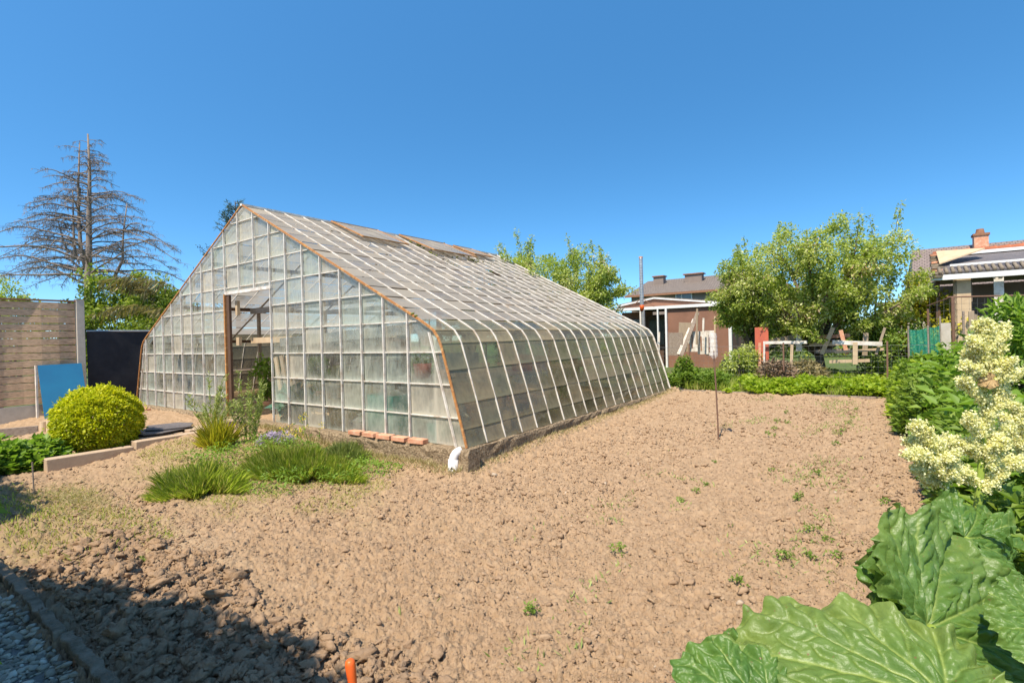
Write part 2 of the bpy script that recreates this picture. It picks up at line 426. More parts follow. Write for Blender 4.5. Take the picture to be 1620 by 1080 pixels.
def stones(name, P, size, flat, sub, mat, jag=.25, smooth=False, tint=None, seed=5):
    r = np.random.default_rng(seed); bv, bf = ICO[sub]; n = len(P); nv = len(bv)
    k = 1+jag*(r.random((n, nv))-.5)*2
    sc3 = np.stack([size*(.8+.8*r.random(n)), size*(.6+.5*r.random(n)), size*flat*(.7+.6*r.random(n))], 1)
    pn_ = r.normal(size=(n, 6, 3)); pn_ /= np.linalg.norm(pn_, axis=2, keepdims=True); pd_ = .38+.45*r.random((n, 6))
    for q in range(6):
        dt = np.clip(pn_[:, q] @ bv.T, .05, None); k = np.minimum(k, (pd_[:, q, None]/dt)*(1+.25*jag*(r.random((n, nv))-.5)))
    V = bv[None]*k[..., None]*sc3[:, None, :]*1.3
    a = r.random(n)*6.283; ca, sa = np.cos(a)[:, None], np.sin(a)[:, None]
    X = V[..., 0]*ca-V[..., 1]*sa; Y = V[..., 0]*sa+V[..., 1]*ca
    tl = (r.random(n)-.5)*.9; Z = V[..., 2]+X*tl[:, None]*.5
    V = np.stack([X, Y, Z], -1)+P[:, None, :]
    Fc = (bf[None]+(np.arange(n)*nv)[:, None, None]).reshape(-1, 3)
    if tint is None: tint = r.random(n)
    me = npmesh(name, V.reshape(-1, 3), Fc, smooth, {'tint': np.repeat(tint, nv)})
    return link(name, me, mat)
def on_ground(w, v):
    w = np.asarray(w, float); v = np.asarray(v, float)
    x = B0.x+WX.x*w+VX.x*v; y = B0.y+WX.y*w+VX.y*v
    h, regs = micro(x, y, w, v)
    q = np.hypot(x, y)
    return np.stack([x, y, T(w, v)+h*np.clip((17-q)/4, 0, 1)], -1), regs
def og1(w, v):
    p, _ = on_ground(np.array([w]), np.array([v])); return Vector(p[0])

# clods of earth and pebbles
cm, t, o = newmat('soil_clod'); p = t.nodes.new('ShaderNodeBsdfPrincipled'); p.inputs['Roughness'].default_value = .95; p.inputs['Specular IOR Level'].default_value = .12
c_ = ramp(t, attr(t, 'tint'), [(0, (.285, .182, .105)), (.5, (.36, .236, .142)), (.985, (.42, .285, .175)), (1, (.52, .44, .34))])
t.links.new(mixc(t, .4, c_, ramp(t, noise(t, 40, 5, .7), [(.35, (.25, .165, .10)), (.65, (.38, .265, .17))])), p.inputs['Base Color'])
t.links.new(bump(t, noise(t, 90, 6, .7), .9, .01), p.inputs['Normal']); t.links.new(p.outputs[0], o.inputs[0])
def scatter_clods():
    n = 60000; w = rng.uniform(-4.2, 4.3, n); v = rng.uniform(-3.5, 7.1, n)
    dens = .25+.75*(fbm(w*1.7, v*1.7, 91, 3) > .45); dens = dens*np.where((v > -.2) & (w < .35), 0, 1)*np.where((v < 0) & (w < -1) & (v > -2.4), .35, 1)
    dens = dens*np.where((np.abs(w-2.35) < .3), .5, 1)
    k = rng.random(n) < dens; w, v = w[k], v[k]
    n = len(w); size = .004+.019*rng.random(n)**8+.006*rng.random(n)
    P, _ = on_ground(w, v); P[:, 2] += size*.25
    big = size > .012
    a = stones('soil_clods', P[big], size[big]*.9, .75, 1, cm, .38, False); tag(a, kind='stuff')
    tag(a, 'crumbled brown earth clods strewn over the bare bed', 'soil')
    b = stones('soil_crumbs', P[~big], size[~big], .7, 0, cm, .3, False, seed=6); tag(b, 'small crumbs of dry brown earth over the bed', 'soil', kind='stuff')
    # freshly dug corner: larger broken lumps
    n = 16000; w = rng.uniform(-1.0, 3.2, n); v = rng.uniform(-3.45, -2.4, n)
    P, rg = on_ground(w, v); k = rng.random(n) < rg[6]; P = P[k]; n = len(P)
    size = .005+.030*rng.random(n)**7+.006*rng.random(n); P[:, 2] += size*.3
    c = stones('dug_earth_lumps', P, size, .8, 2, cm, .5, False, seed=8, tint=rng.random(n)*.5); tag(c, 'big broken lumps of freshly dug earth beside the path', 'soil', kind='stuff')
scatter_clods()
def crumbs():      # finest crumbs, octahedra
    n = 190000; q = np.exp(rng.uniform(math.log(1.7), math.log(11), n)); a = rng.uniform(R(-55), R(46), n); x = np.sin(a)*q; y = np.cos(a)*q; w = (x-B0.x)*WX.x+(y-B0.y)*WX.y; v = (x-B0.x)*VX.x+(y-B0.y)*VX.y
    k = (v > -3.5) & (v < 7.1) & (w < 4.3) & (w > -4.2) & ~((v > -.12) & (w < .12)) & (fbm(w*3, v*3, 95, 3)*1.5 > rng.random(n)); w, v, q = w[k], v[k], q[k]; n = len(w)
    P, _ = on_ground(w, v); s = (.0022+.0045*rng.random(n)**2)*np.clip(q/3.2, .8, 2.2); P[:, 2] += s*.3
    ov = np.array([(1, 0, 0), (0, 1, 0), (-1, 0, 0), (0, -1, 0), (0, 0, 1)], float); of = np.array([(0, 1, 4), (1, 2, 4), (2, 3, 4), (3, 0, 4)])
    an = rng.random(n)*6.28; V = ov[None]*(s[:, None, None]*(.6+.9*rng.random((n, 5, 1)))); X = V[..., 0]*np.cos(an)[:, None]-V[..., 1]*np.sin(an)[:, None]; Y = V[..., 0]*np.sin(an)[:, None]+V[..., 1]*np.cos(an)[:, None]
    V = np.stack([X, Y, V[..., 2]], -1)+P[:, None]; Fc = (of[None]+(np.arange(n)*5)[:, None, None]).reshape(-1, 3)
    o = link('fine_crumbs', npmesh('fine_crumbs', V.reshape(-1, 3), Fc, False, {'tint': np.repeat(rng.random(n), 5)}), cm); tag(o, 'finest dry crumbs of earth covering the bed', 'soil', kind='stuff')
crumbs()
# gravel path
gm, t, o = newmat('gravel'); p = t.nodes.new('ShaderNodeBsdfPrincipled'); p.inputs['Roughness'].default_value = .85
t.links.new(ramp(t, attr(t, 'tint'), [(0, (.17, .14, .10)), (.45, (.33, .275, .20)), (.9, (.48, .41, .31)), (1, (.62, .55, .44))]), p.inputs['Base Color'])
t.links.new(bump(t, noise(t, 140, 4, .6), .4, .004), p.inputs['Normal']); t.links.new(p.outputs[0], o.inputs[0])
n = 14000; w = rng.uniform(-3.2, 3.2, n); v = rng.uniform(-4.7, -3.60, n)
P, _ = on_ground(w, v); size = .008+.016*rng.random(n)**1.6; P[:, 2] += size*.3
g = stones('gravel', P, size, .6, 1, gm, .16, True, seed=9); tag(g, 'loose grey gravel stones covering the garden path', 'gravel', kind='stuff')
gp_ = MB(); gp_.wbox(-7, 3.2, -4.9, -3.60, -.10, -.028); gpo = gp_.build('gravel_path', gm); tag(gpo, kind='structure')
# kerb edging the path: separate concrete lengths
k0 = -6.6; i = 0; MT['kerbm'] = solid('mossy_kerb', (.27, .20, .135), (.17, .125, .08), .95, 9, c3=(.08, .06, .035), bmp=.9, bscale=30, bdist=.02)
kl = ['short broken concrete kerb piece at the left end of the path', 'long mossy concrete kerb length where the shadow meets the path']
while k0 < 3.1:
    L = random.choice([.72, .9, .98]); b = MB(); n = 14
    z0 = .012
    pts = []
    for q in range(n+1):
        ww = k0+L*q/n
        pts.append((ww, -3.545+.006*math.sin(q*2.1+i), z0-.012+.006*math.sin(q*1.3+i*2)+random.uniform(-.003, .003)))
    b.sweep([W(*q) for q in pts], .055, .13, VX.to_3d())
    o = b.build('kerb_stone', MT['kerbm'], bevel=.008)
    o.rotation_euler = (0, 0, R(random.uniform(-.8, .8)))
    tag(o, 'weathered grey concrete kerb length edging the gravel path', 'kerb', 'kerb stones along the gravel path')
    k0 += L+.012; i += 1
# ------------------------------------------------------------------ greenhouse
CW, LEN = -4.67, 6.93
ZB, ZK, ZP = .29, 1.62, 3.80
WK = 4.22
PROF = [(4.73, ZB), (4.61, .70), (4.48, 1.12), (4.385, 1.42), (4.34, 1.52), (4.27, 1.61), (4.16, 1.68), (4.02, 1.755)]   # half profile from the centre line
def roofz(a):  # a = distance from centre line
    return ZP-(ZP-1.755)*a/4.02
PROF += [(3.0, roofz(3.0)), (2.0, roofz(2.0)), (1.0, roofz(1.0)), (0.0, ZP)]
def prof_w(z):   # half width at height z
    for (a0, z0), (a1, z1) in zip(PROF, PROF[1:]):
        if z0 <= z <= z1: return a0+(a1-a0)*(z-z0)/(z1-z0)
    return 0
def prof_top(w):  # height of outline above position w
    a = abs(w-CW)
    for (a0, z0), (a1, z1) in zip(PROF, PROF[1:]):
        if a1 <= a <= a0: return z0+(z1-z0)*(a0-a)/(a0-a1+1e-9)
    return ZB
# glass: thin dusty panes
def glassmat(name, dusty, tintc, clear=(.86, .92, .89), edge=.5, streak=1.0):
    m, t, o = newmat(name)
    uv = t.nodes.new('ShaderNodeUVMap'); sx = t.nodes.new('ShaderNodeSeparateXYZ'); t.links.new(uv.outputs[0], sx.inputs[0])
    ex = mathn(t, 'MULTIPLY', mathn(t, 'ABSOLUTE', mathn(t, 'SUBTRACT', sx.outputs[0], .5)), 2); ey = mathn(t, 'MULTIPLY', mathn(t, 'ABSOLUTE', mathn(t, 'SUBTRACT', sx.outputs[1], .5)), 2)
    e = mathn(t, 'POWER', mathn(t, 'MAXIMUM', ex, ey), 7.0)
    low = mathn(t, 'POWER', mathn(t, 'SUBTRACT', 1.0, sx.outputs[1], True), 3.0)
    geo = t.nodes.new('ShaderNodeNewGeometry')
    mp = t.nodes.new('ShaderNodeMapping'); mp.inputs['Scale'].default_value = (1, 1, .28); t.links.new(geo.outputs['Position'], mp.inputs[0])
    st = noise(t, 26, 5, .65, mp.outputs[0], .4); bl = noise(t, 5, 4, .6)
    ri = geo.outputs['Random Per Island']
    d = mathn(t, 'ADD', mathn(t, 'MULTIPLY', mathn(t, 'SUBTRACT', st, .5), .7*streak), mathn(t, 'MULTIPLY', mathn(t, 'SUBTRACT', bl, .5), .8))
    d = mathn(t, 'ADD', d, mathn(t, 'MULTIPLY', e, edge)); d = mathn(t, 'ADD', d, mathn(t, 'MULTIPLY', low, .30))
    d = mathn(t, 'ADD', d, mathn(t, 'MULTIPLY', mathn(t, 'SUBTRACT', ri, .5), .42)); d = mathn(t, 'ADD', d, dusty, True)
    d = mathn(t, 'MINIMUM', d, .94)
    tr = t.nodes.new('ShaderNodeBsdfTransparent'); tr.inputs[0].default_value = (*clear, 1)
    gl = t.nodes.new('ShaderNodeBsdfGlossy'); gl.inputs['Roughness'].default_value = .03; gl.inputs[0].default_value = (1, 1, 1, 1)
    lw = t.nodes.new('ShaderNodeFresnel'); lw.inputs[0].default_value = 1.5
    fr = mathn(t, 'MULTIPLY', lw.outputs[0], .9, True)
    nz = bump(t, noise(t, 3.5, 2, .5), .12, .02); t.links.new(nz, gl.inputs['Normal'])
    cl = t.nodes.new('ShaderNodeMixShader'); t.links.new(fr, cl.inputs[0]); t.links.new(tr.outputs[0], cl.inputs[1]); t.links.new(gl.outputs[0], cl.inputs[2])
    hue = ramp(t, ri, tintc)
    df = t.nodes.new('ShaderNodeBsdfDiffuse'); tl = t.nodes.new('ShaderNodeBsdfTranslucent'); t.links.new(hue, df.inputs[0]); t.links.new(hue, tl.inputs[0])
    du = t.nodes.new('ShaderNodeMixShader'); du.inputs[0].default_value = .5; t.links.new(df.outputs[0], du.inputs[1]); t.links.new(tl.outputs[0], du.inputs[2])
    mx = t.nodes.new('ShaderNodeMixShader'); t.links.new(d, mx.inputs[0]); t.links.new(cl.outputs[0], mx.inputs[1]); t.links.new(du.outputs[0], mx.inputs[2])
    t.links.new(mx.outputs[0], o.inputs[0]); return m
G_GABLE = glassmat('gable_glass_dirty', .33, [(0, (.56, .58, .48)), (.35, (.74, .70, .58)), (.7, (.60, .68, .58)), (1, (.80, .72, .57))], clear=(.90, .95, .93))
G_ROOF = glassmat('roof_glass_dirty', .84, [(0, (.43, .37, .30)), (.4, (.50, .44, .36)), (.75, (.42, .375, .31)), (1, (.56, .49, .39))], clear=(.7, .7, .66), edge=.15, streak=.25)
G_SIDE = glassmat('side_glass_dirty', .46, [(0, (.34, .30, .18)), (.4, (.42, .35, .22)), (.7, (.33, .32, .21)), (1, (.50, .40, .25))], clear=(.80, .80, .70), edge=.35, streak=.6)
class Panes:
    def __init__(s): s.v = []; s.f = []; s.uv = []
    def add(s, poly, uvs, nrm=None, jit=.0):
        n = len(s.v)
        if jit and nrm is not None:
            off = [random.uniform(-jit, jit) for _ in range(3)]
            poly = [Vector(p)+nrm*(off[0]+off[1]*(u-.5)+off[2]*(v-.5)) for p, (u, v) in zip(poly, uvs)]
        s.v += [Vector(p) for p in poly]; s.f.append(tuple(range(n, n+len(poly)))); s.uv += uvs
    def build(s, name, mat, parent):
        inv = parent_world(parent).inverted()
        me = bpy.data.meshes.new(name); me.from_pydata([tuple(inv @ p) for p in s.v], [], s.f)
        ul = me.uv_layers.new(name='UVMap'); ul.data.foreach_set('uv', [c for l in me.loops for c in s.uv[l.vertex_index]])
        me.update(); return link(name, me, mat, parent)
GH = empty('greenhouse', W(CW, LEN/2, ZB), ROTW, 'long old greenhouse of small dirty panes with white bars and rust edged gable', 'greenhouse')
NB = 19
bay = LEN/NB
# --- gable (front) mullions, transoms and panes
rowz = [ZB, .612, .987, 1.362, 1.737, 2.112, 2.487, 2.86, 3.23, 3.56]
mull_r = [-.83-.436*i for i in range(8)]            # right of the door (last is the door jamb)
mull_l = [-5.32-.436*i for i in range(9)]
mull_top = [-4.35, -4.84]
DOORZ = 2.40
def gable_panes(v, cols, pan, nrm, skip=None, zlo=ZB):
    for c0, c1 in zip(cols, cols[1:]):
        a, b = (c0, c1) if c0 < c1 else (c1, c0)
        for z0, z1 in zip(rowz, rowz[1:]+[4.0]):
            if skip and skip(a, b, z0, z1): continue
            z0b = z0
            if skip is not None and z0 < DOORZ < z1 and a > -5.33 and b < -3.87: z0b = DOORZ
            # clip the cell against the outline
            poly = clip_profile([(a, z0b), (b, z0b), (b, z1), (a, z1)])
            if len(poly) < 3: continue
            pan.add([W(p[0], v, p[1]-.0) for p in poly], [((p[0]-a)/(b-a), (p[1]-z0)/(z1-z0)) for p in poly], nrm, .004)
def clip_profile(poly):
    edges = [(s*PROF[i][0]+CW, PROF[i][1], s*PROF[i+1][0]+CW, PROF[i+1][1], s) for s in (1, -1) for i in range(len(PROF)-1)]
    out = poly
    for x0, y0, x1, y1, s in edges:
        nx, ny = -(y1-y0)*s, (x1-x0)*s       # inward normal
        res = []
        for i in range(len(out)):
            p, q = out[i], out[(i+1) % len(out)]
            dp = (p[0]-x0)*nx+(p[1]-y0)*ny; dq = (q[0]-x0)*nx+(q[1]-y0)*ny
            if dp >= 0: res.append(p)
            if (dp >= 0) != (dq >= 0):
                k = dp/(dp-dq); res.append((p[0]+(q[0]-p[0])*k, p[1]+(q[1]-p[1])*k))
        out = res
        if len(out) < 3: return []
    return out
nV = -VX.to_3d()
def isdoor(a, b, z0, z1): return a > -5.34 and b < -3.86 and z1 <= DOORZ+.01
allcols = sorted([CW-4.9, -8.81-.20]+mull_l+[-4.84, -4.35]+mull_r+[-.42, CW+4.9])
fp = Panes(); gable_panes(.03, allcols, fp, nV, isdoor)
fp.build('gable_glass', G_GABLE, GH)
bp_ = Panes(); gable_panes(LEN-.03, [CW-4.9]+[CW-4.36+.436*i for i in range(21)]+[CW+4.9], bp_, -nV)
bp_.build('rear_gable_glass', G_GABLE, GH)
def bar(name, pts, wd, ht, up, mat='white'):
    return MB().sweep(pts, wd, ht, up).build(name, MT[mat], GH)
wx3, vx3 = WX.to_3d(), VX.to_3d()
for w in mull_r+mull_l+mull_top:
    z0 = DOORZ if w in mull_top else ZB
    bar('mullion', [W(w, .0, z0), W(w, .0, prof_top(w)-.01)], .018, .03, wx3)
for s in (1, -1):       # slanting bars beside the leaning side walls
    bar('mullion', [W(CW+s*4.58, 0, ZB), W(CW+s*4.20, 0, 1.60)], .016, .03, wx3)
for z in rowz[1:]:
    hw = prof_w(z)
    for a, b in ((CW-hw, CW+hw),) if z > DOORZ else ((CW-hw, -5.32), (-3.88, CW+hw)):
        MB().wbox(a+.01, b-.01, .008, .026, z-.006, z+.006).build('transom', MT['white'], GH)
MB().wbox(-5.32, -3.86, -.012, .035, DOORZ-.03, DOORZ+.02).build('door_head', MT['white'], GH)
# rear gable bars
for i in range(21):
    w = CW-4.36+.436*i
    MB().wbox(w-.013, w+.013, LEN-.02, LEN+.016, ZB, prof_top(w)-.01).build('rear_mullion', MT['white'], GH)
# --- long sides and roof: bars from the base over the knee to the ridge
def prof_pt(s, a, z, v): return W(CW+s*a, v, z)
def off_prof(s, v, d=.012):
    out = []
    for i, (a, z) in enumerate(PROF):
        p = PROF[max(i-1, 0)]; q = PROF[min(i+1, len(PROF)-1)]
        tx, tz = q[0]-p[0], q[1]-p[1]; l = math.hypot(tx, tz); out.append(prof_pt(s, a+tz/l*d, z-tx/l*d, v))
    return out
for s in (1, -1):
    for i in range(1, NB):
        v = i*bay
        bar('glazing_bar', off_prof(s, v, .010), .0115, .018, vx3, 'white' if s == 1 else 'white')
# rust edge strip along the gable outline
bar('edge_strip', off_prof(1, -.004, .013), .018, .026, vx3, 'rust')
bar('edge_strip', off_prof(-1, -.008, .012), .02, .018, vx3, 'rust')
bar('edge_strip', off_prof(1, LEN+.01, .012), .03, .03, vx3, 'white')
bar('edge_strip', off_prof(-1, LEN+.01, .012), .03, .03, vx3, 'white')
MB().wbox(CW-.03, CW+.03, -.02, LEN+.02, ZP-.005, ZP+.03).build('ridge_bar', MT['white'], GH)
# pieces of slope: list of lap heights along each slope
MT['lapdark'] = solid('lap_dirt', (.22, .19, .155), (.15, .125, .10), .85, 8)
def slope_panes(s, name, seg, mat, pan_jit, missing=(), laps=.009):
    pn = Panes(); lap = MB()
    for i in range(NB):
        v0, v1 = i*bay+.012, (i+1)*bay-.012
        for k in range(len(seg)-1):
            if (i, k) in missing: continue
            (a, z), (b, y) = seg[k], seg[k+1]
            l = math.hypot(b-a, y-z); nx, nz = (y-z)/l*1.0, -(b-a)/l     # outward normal in (a,z)
            # shingle: the lower edge of each pane sits proud of the one beneath
            lo = .012; hi = .002
            nrm = (WX.to_3d()*(s*nx)+Vector((0, 0, nz)))
            P = [prof_pt(s, a+nx*lo, z+nz*lo, v0), prof_pt(s, a+nx*lo, z+nz*lo, v1), prof_pt(s, b+nx*hi, y+nz*hi, v1), prof_pt(s, b+nx*hi, y+nz*hi, v0)]
            pn.add(P, [(0, 0), (1, 0), (1, 1), (0, 1)], nrm, pan_jit)
    o = pn.build(name, mat, GH); npan = len(pn.f)
    for k, (a, z) in enumerate(seg[1:] if laps > .009 else seg[1:-1]):
        if laps == 0: break
        for i in range(NB):
            if random.random() < .05: continue
            v0, v1 = i*bay+.012, (i+1)*bay-.012; dz = random.uniform(-.004, .004)
            lap.beam(prof_pt(s, a+.004, z+.009+dz, v0), prof_pt(s, a+.004, z+.009+dz, v1), .003, laps*.34)
    if lap.v:
        inv = parent_world(GH).inverted(); bm = __import__('bmesh').new(); bm.from_mesh(o.data)
        vs = [bm.verts.new(inv @ p) for p in lap.v]
        for f in lap.f: bm.faces.new([vs[q] for q in f]).material_index = 1
        bm.to_mesh(o.data); bm.free(); o.data.materials.append(MT['lapdark'])
    return o
nr = 13
roofseg = [(4.02*(1-k/nr)+.0, roofz(4.02*(1-k/nr))) for k in range(nr+1)]
sideseg = [(4.73, ZB), (4.672, .485), (4.59, .77), (4.47, 1.15), (4.372, 1.46)]
kneeseg = [(4.372, 1.46), (4.27, 1.61), (4.02, 1.755)]
slope_panes(1, 'roof_glass', roofseg, G_ROOF, .004, missing={(4, 9), (9, 8), (12, 7)})
slope_panes(-1, 'roof_glass', roofseg, G_ROOF, .004, missing={(1, 3), (2, 3)})
slope_panes(1, 'side_glass', sideseg, G_SIDE, .003, laps=.014); slope_panes(-1, 'side_glass', sideseg, G_SIDE, .003, laps=.014)
slope_panes(1, 'knee_glass', kneeseg, G_SIDE, .001, laps=0); slope_panes(-1, 'knee_glass', kneeseg, G_SIDE, .001, laps=0)
# --- interior timber frame: purlins, ties, posts
for s in (1, -1):
    for a in (1.35, 2.75, 4.05):
        z = roofz(a)-.06 if a < 4 else 1.66
        MB().wbox(CW+s*a-.03, CW+s*a+.03, .08, LEN-.05, z-.10, z-.03).build('purlin', MT['wooddark'] if s == -1 else MT['wood'], GH)
    for v in (1.7, 3.4, 5.1):
        MB().wbox(CW+s*2.75-.03, CW+s*2.75+.03, v-.03, v+.03, .12, roofz(2.75)-.15).build('post', MT['wood'], GH)
        for sg in (1,):
            MB().beam(W(CW+s*4.2, v+.05, 1.6), W(CW+s*.03, v+.05, ZP-.12), .02, .03).build('rafter', MT['wood'], GH)
for v in (1.7, 3.4, 5.1):
    MB().wbox(CW-2.72, CW+2.72, v-.02, v+.02, 2.22, 2.32).build('tie_beam', MT['wood'], GH)
for z in (2.10, 1.58):
    MB().wbox(-5.24, -3.9, .38, .44, z-.048, z+.048).build('cross_rail', MT['woodnew'] if z < 2 else MT['wood'], GH)
# white knee plank just inside the gable and slanting boards under the rake
b = MB(); b.beam(W(CW+4.0, .10, 1.66), W(-3.8, .10, 1.53), .03, .13); b.build('knee_plank', MT['white'], GH)
b = MB(); b.beam(W(CW-3.9, .10, 1.66), W(-5.4, .10, 1.58), .03, .11); b.build('knee_plank', MT['white'], GH)
for s in (1, -1):
    b = MB(); b.beam(W(CW+s*.12, .07, ZP-.16), W(CW+s*4.15, .07, 1.60), .025, .075); b.build('rake_board', MT['white'], GH)
b = MB(); b.prism([W(-.62, .05, 1.44), W(-.42, .05, 1.42), W(-.50, .05, 1.60), W(-.76, .05, 1.76), W(-.80, .05, 1.70)], VX.to_3d()*.02); b.build('corner_plate', MT['white'], GH)
# --- door jamb / opened door leaf seen on edge
b = MB(); b.wbox(-5.335, -5.30, -.03, .03, .24, DOORZ-.02); b.build('door_frame', MT['rust'], GH)
MB().wbox(-5.62, -5.40, .10, .13, 1.62, 2.42).build('white_panel', MT['white_clean'], GH)
dl = MB(); dl.wbox(-5.297, -5.20, .0, .04, .30, DOORZ-.04).build('door_leaf', MT['wooddark'], GH)
MB().wbox(-5.195, -5.10, .10, .15, 1.5, 1.64).build('door_block', MT['woodnew'], GH)
MB().wbox(-5.195, -5.13, .10, .15, 2.02, 2.27).build('door_block', MT['woodnew'], GH)
# --- base wall, rough concrete with broken edge, and the row of bricks lying on it
def basewall(w0, w1, v0, v1, name='base_wall', zt=ZB-.004):
    b = MB(); n = 40
    along = abs(w1-w0) > abs(v1-v0)
    L = abs(w1-w0) if along else abs(v1-v0); n = int(L/.12); a_, c_ = (v0, v1) if along else (w0, w1)
    vs = []; fs = []; prof = [(0, -.3), (0, -.1), (-.008, .05), (.004, .15), (0, zt-.05), (.012, zt-.01), (.03, zt), (1, zt), (1, -.3)]
    for i in range(n+1):
        s_ = (w0+(w1-w0)*i/n) if along else (v0+(v1-v0)*i/n)
        for k, (q, z) in enumerate(prof):
            j = .013 if (0 < k < 6) else .0; j2 = .010 if 3 < k < 8 else 0; j *= .5
            off = a_+q*(1 if q < .5 else 0)+(c_-a_ if q == 1 else 0)
            if q < .5: off = a_+q*(1 if c_ > a_ else -1)+random.uniform(-j, j)*2.2
            z += random.uniform(-j2, j2)
            vs.append(W(s_, off, z) if along else W(off, s_, z))
    m = len(prof)
    for i in range(n):
        for k in range(m-1): fs.append((i*m+k, i*m+k+1, (i+1)*m+k+1, (i+1)*m+k))
    fs.append(tuple(range(m))); fs.append(tuple(reversed(range(n*m, n*m+m))))
    b.add(vs, fs); return b.build(name, MT['concwall'], GH)
MT['concwall'] = solid('rough_concrete', (.40, .30, .19), (.24, .17, .10), .95, 32, c3=(.09, .065, .035), bmp=1.0, bscale=34, bdist=.03)
basewall(CW+4.84, CW-4.84, -.10, .10); basewall(CW-4.84, CW+4.84, LEN+.12, LEN-.06)
basewall(.11, -.10, -.06, LEN+.1); basewall(CW-4.84, CW-4.62, -.1, LEN+.1)
# roof vents: two raised lights near the ridge with rusty frames
def slope_pt(a, v, up=0.0):   # on the right slope, a = distance from the ridge line, up = clear of it
    l = math.hypot(ZP-1.755, 4.02); nx, nz = (ZP-1.755)/l, 4.02/l
    return W(CW+a+nx*up, v, roofz(a)+nz*up)
def vent(v0, v1, a0, a1, lift, mat='rust'):
    pts = [slope_pt(a0, v0, .05), slope_pt(a0, v1, .05), slope_pt(a1, v1, lift), slope_pt(a1, v0, lift)]
    fr = MB()
    for p, q in zip(pts, pts[1:]+pts[:1]): fr.beam(p, q, .022, .022)
    f = fr.build('roof_vent', MT[mat], GH)
    pn = Panes(); nrm = (pts[1]-pts[0]).cross(pts[2]-pts[1]).normalized()
    n = max(1, round((v1-v0)/bay)); m = max(1, round((a1-a0)/.34))
    for i in range(n):
        for k in range(m):
            def q(x, y): return (pts[0]*(1-x)+pts[1]*x)*(1-y)+(pts[3]*(1-x)+pts[2]*x)*y
            pn.add([q((i+.03)/n, k/m), q((i+.97)/n, k/m), q((i+.97)/n, (k+1)/m), q((i+.03)/n, (k+1)/m)], [(0, 1), (1, 1), (1, 0), (0, 0)], nrm, .002)
    inv = parent_world(f).inverted(); me = bpy.data.meshes.new('vent_glass'); me.from_pydata([tuple(inv @ p) for p in pn.v], [], pn.f)
    ul = me.uv_layers.new(name='UVMap'); ul.data.foreach_set('uv', [c for l in me.loops for c in pn.uv[l.vertex_index]]); link('vent_glass', me, G_ROOF, f)
vent(1.65, 2.75, .04, .95, .10); vent(3.35, 4.75, .04, 1.05, .12)
vent(5.1, 5.8, .04, .7, .10)
# left slope: a small propped wooden vent
b = MB(); pa = [W(CW-1.75, .15, roofz(1.75)+.03), W(CW-1.75, .65, roofz(1.75)+.03), W(CW-2.25, .65, roofz(2.25)+.16), W(CW-2.25, .15, roofz(2.25)+.16)]
for p, q in zip(pa, pa[1:]+pa[:1]): b.beam(p, q, .05, .05)
b.build('roof_vent', MT['wood'], GH)
# moss cushions on the roof
MT['moss'] = solid('moss', (.20, .20, .03), (.10, .13, .02), .95, 40, bmp=.8, bscale=200)
P = []
for k in range(60):
    v = random.choice([3.35+random.uniform(-.05, .1), 4.75+random.uniform(-.1, .05), random.uniform(3.4, 5.6)]); a = random.uniform(.3, 1.15); P.append(slope_pt(a, v, .03))
P.append(slope_pt(3.98, -.01, .03)); P.append(slope_pt(3.93, -.0, .03))
P = np.array([tuple(p) for p in P]); ms = stones('moss', P, np.full(len(P), .018), .6, 1, MT['moss'], .4)
tag(ms, kind='stuff'); ms.parent = GH; ms.matrix_parent_inverse = parent_world(GH).inverted()
# bricks lying along the gable wall
def brick(w, v, z, rz, lab, grp, sc_=1.0):
    b = MB(); b.box(W(w, v, z), (.235*sc_, .11, .055), ROTW+rz); b.rough(.004, int(w*100)); o = b.build('brick', MT['brick'], bevel=.005); tag(o, lab, 'brick', grp); return o
xs = [548, 574, 598, 630, 664]
labs = ['reddish brick lying on the base wall, nearest the grass tuft', 'pale mortar covered brick on the base wall, second from the grass tuft', 'middle brick of the row lying on the greenhouse base wall', 'orange brick on the base wall, second from the white pipe end of the row', 'last brick on the base wall toward the white drain pipe']
for i, w in enumerate([-1.78, -1.50, -1.22, -.94, -.64]):
    brick(w, -.055, ZB+.026, R([2, -4, 3, -2, 6][i]), labs[i], 'bricks lying on the base wall')
for i, (px, py) in enumerate([(226, 652), (240, 656), (253, 659), (266, 660)]):
    w = -8.9+.25*i
    o = brick(w, -.28, Tf(w, -.28)+.05, R(70 if i in (1, 2) else 8), ['half hidden brick behind the round shrub, left end of the short row by the glass', 'tall standing brick, second from the left in the short row by the left glass', 'third brick of the short row by the left glass, set end on', 'right end brick of the short row at the foot of the left glass'][i], 'bricks at the left foot of the gable')
# ------------------------------------------------------------------ vegetation
LM = {}
LM['apple'] = leafmat('apple_leaf', [(0, (.17, .24, .03)), (.45, (.33, .39, .065)), (.8, (.50, .53, .17)), (.93, (.66, .63, .36)), (1, (.55, .38, .25))], .45)
LM['ivy'] = leafmat('ivy_leaf', [(0, (.08, .14, .02)), (.5, (.20, .26, .03)), (1, (.40, .42, .06))], .4)
LM['conifer'] = leafmat('conifer_needles', [(0, (.03, .07, .025)), (.6, (.06, .11, .04)), (1, (.14, .15, .05))], .1)
LM['box'] = leafmat('golden_box_leaf', [(0, (.20, .28, .012)), (.45, (.48, .50, .015)), (1, (.78, .70, .03))], .4)
LM['fresh'] = leafmat('fresh_leaf', [(0, (.11, .20, .025)), (.5, (.21, .33, .045)), (1, (.34, .44, .09))], .45)
LM['bed'] = leafmat('bed_leaf', [(0, (.09, .16, .02)), (.5, (.18, .27, .04)), (.9, (.30, .37, .08)), (1, (.46, .44, .16))], .42)
LM['grass'] = leafmat('grass_blade', [(0, (.22, .31, .035)), (.5, (.36, .44, .065)), (.85, (.50, .52, .12)), (1, (.66, .55, .28))], .5)
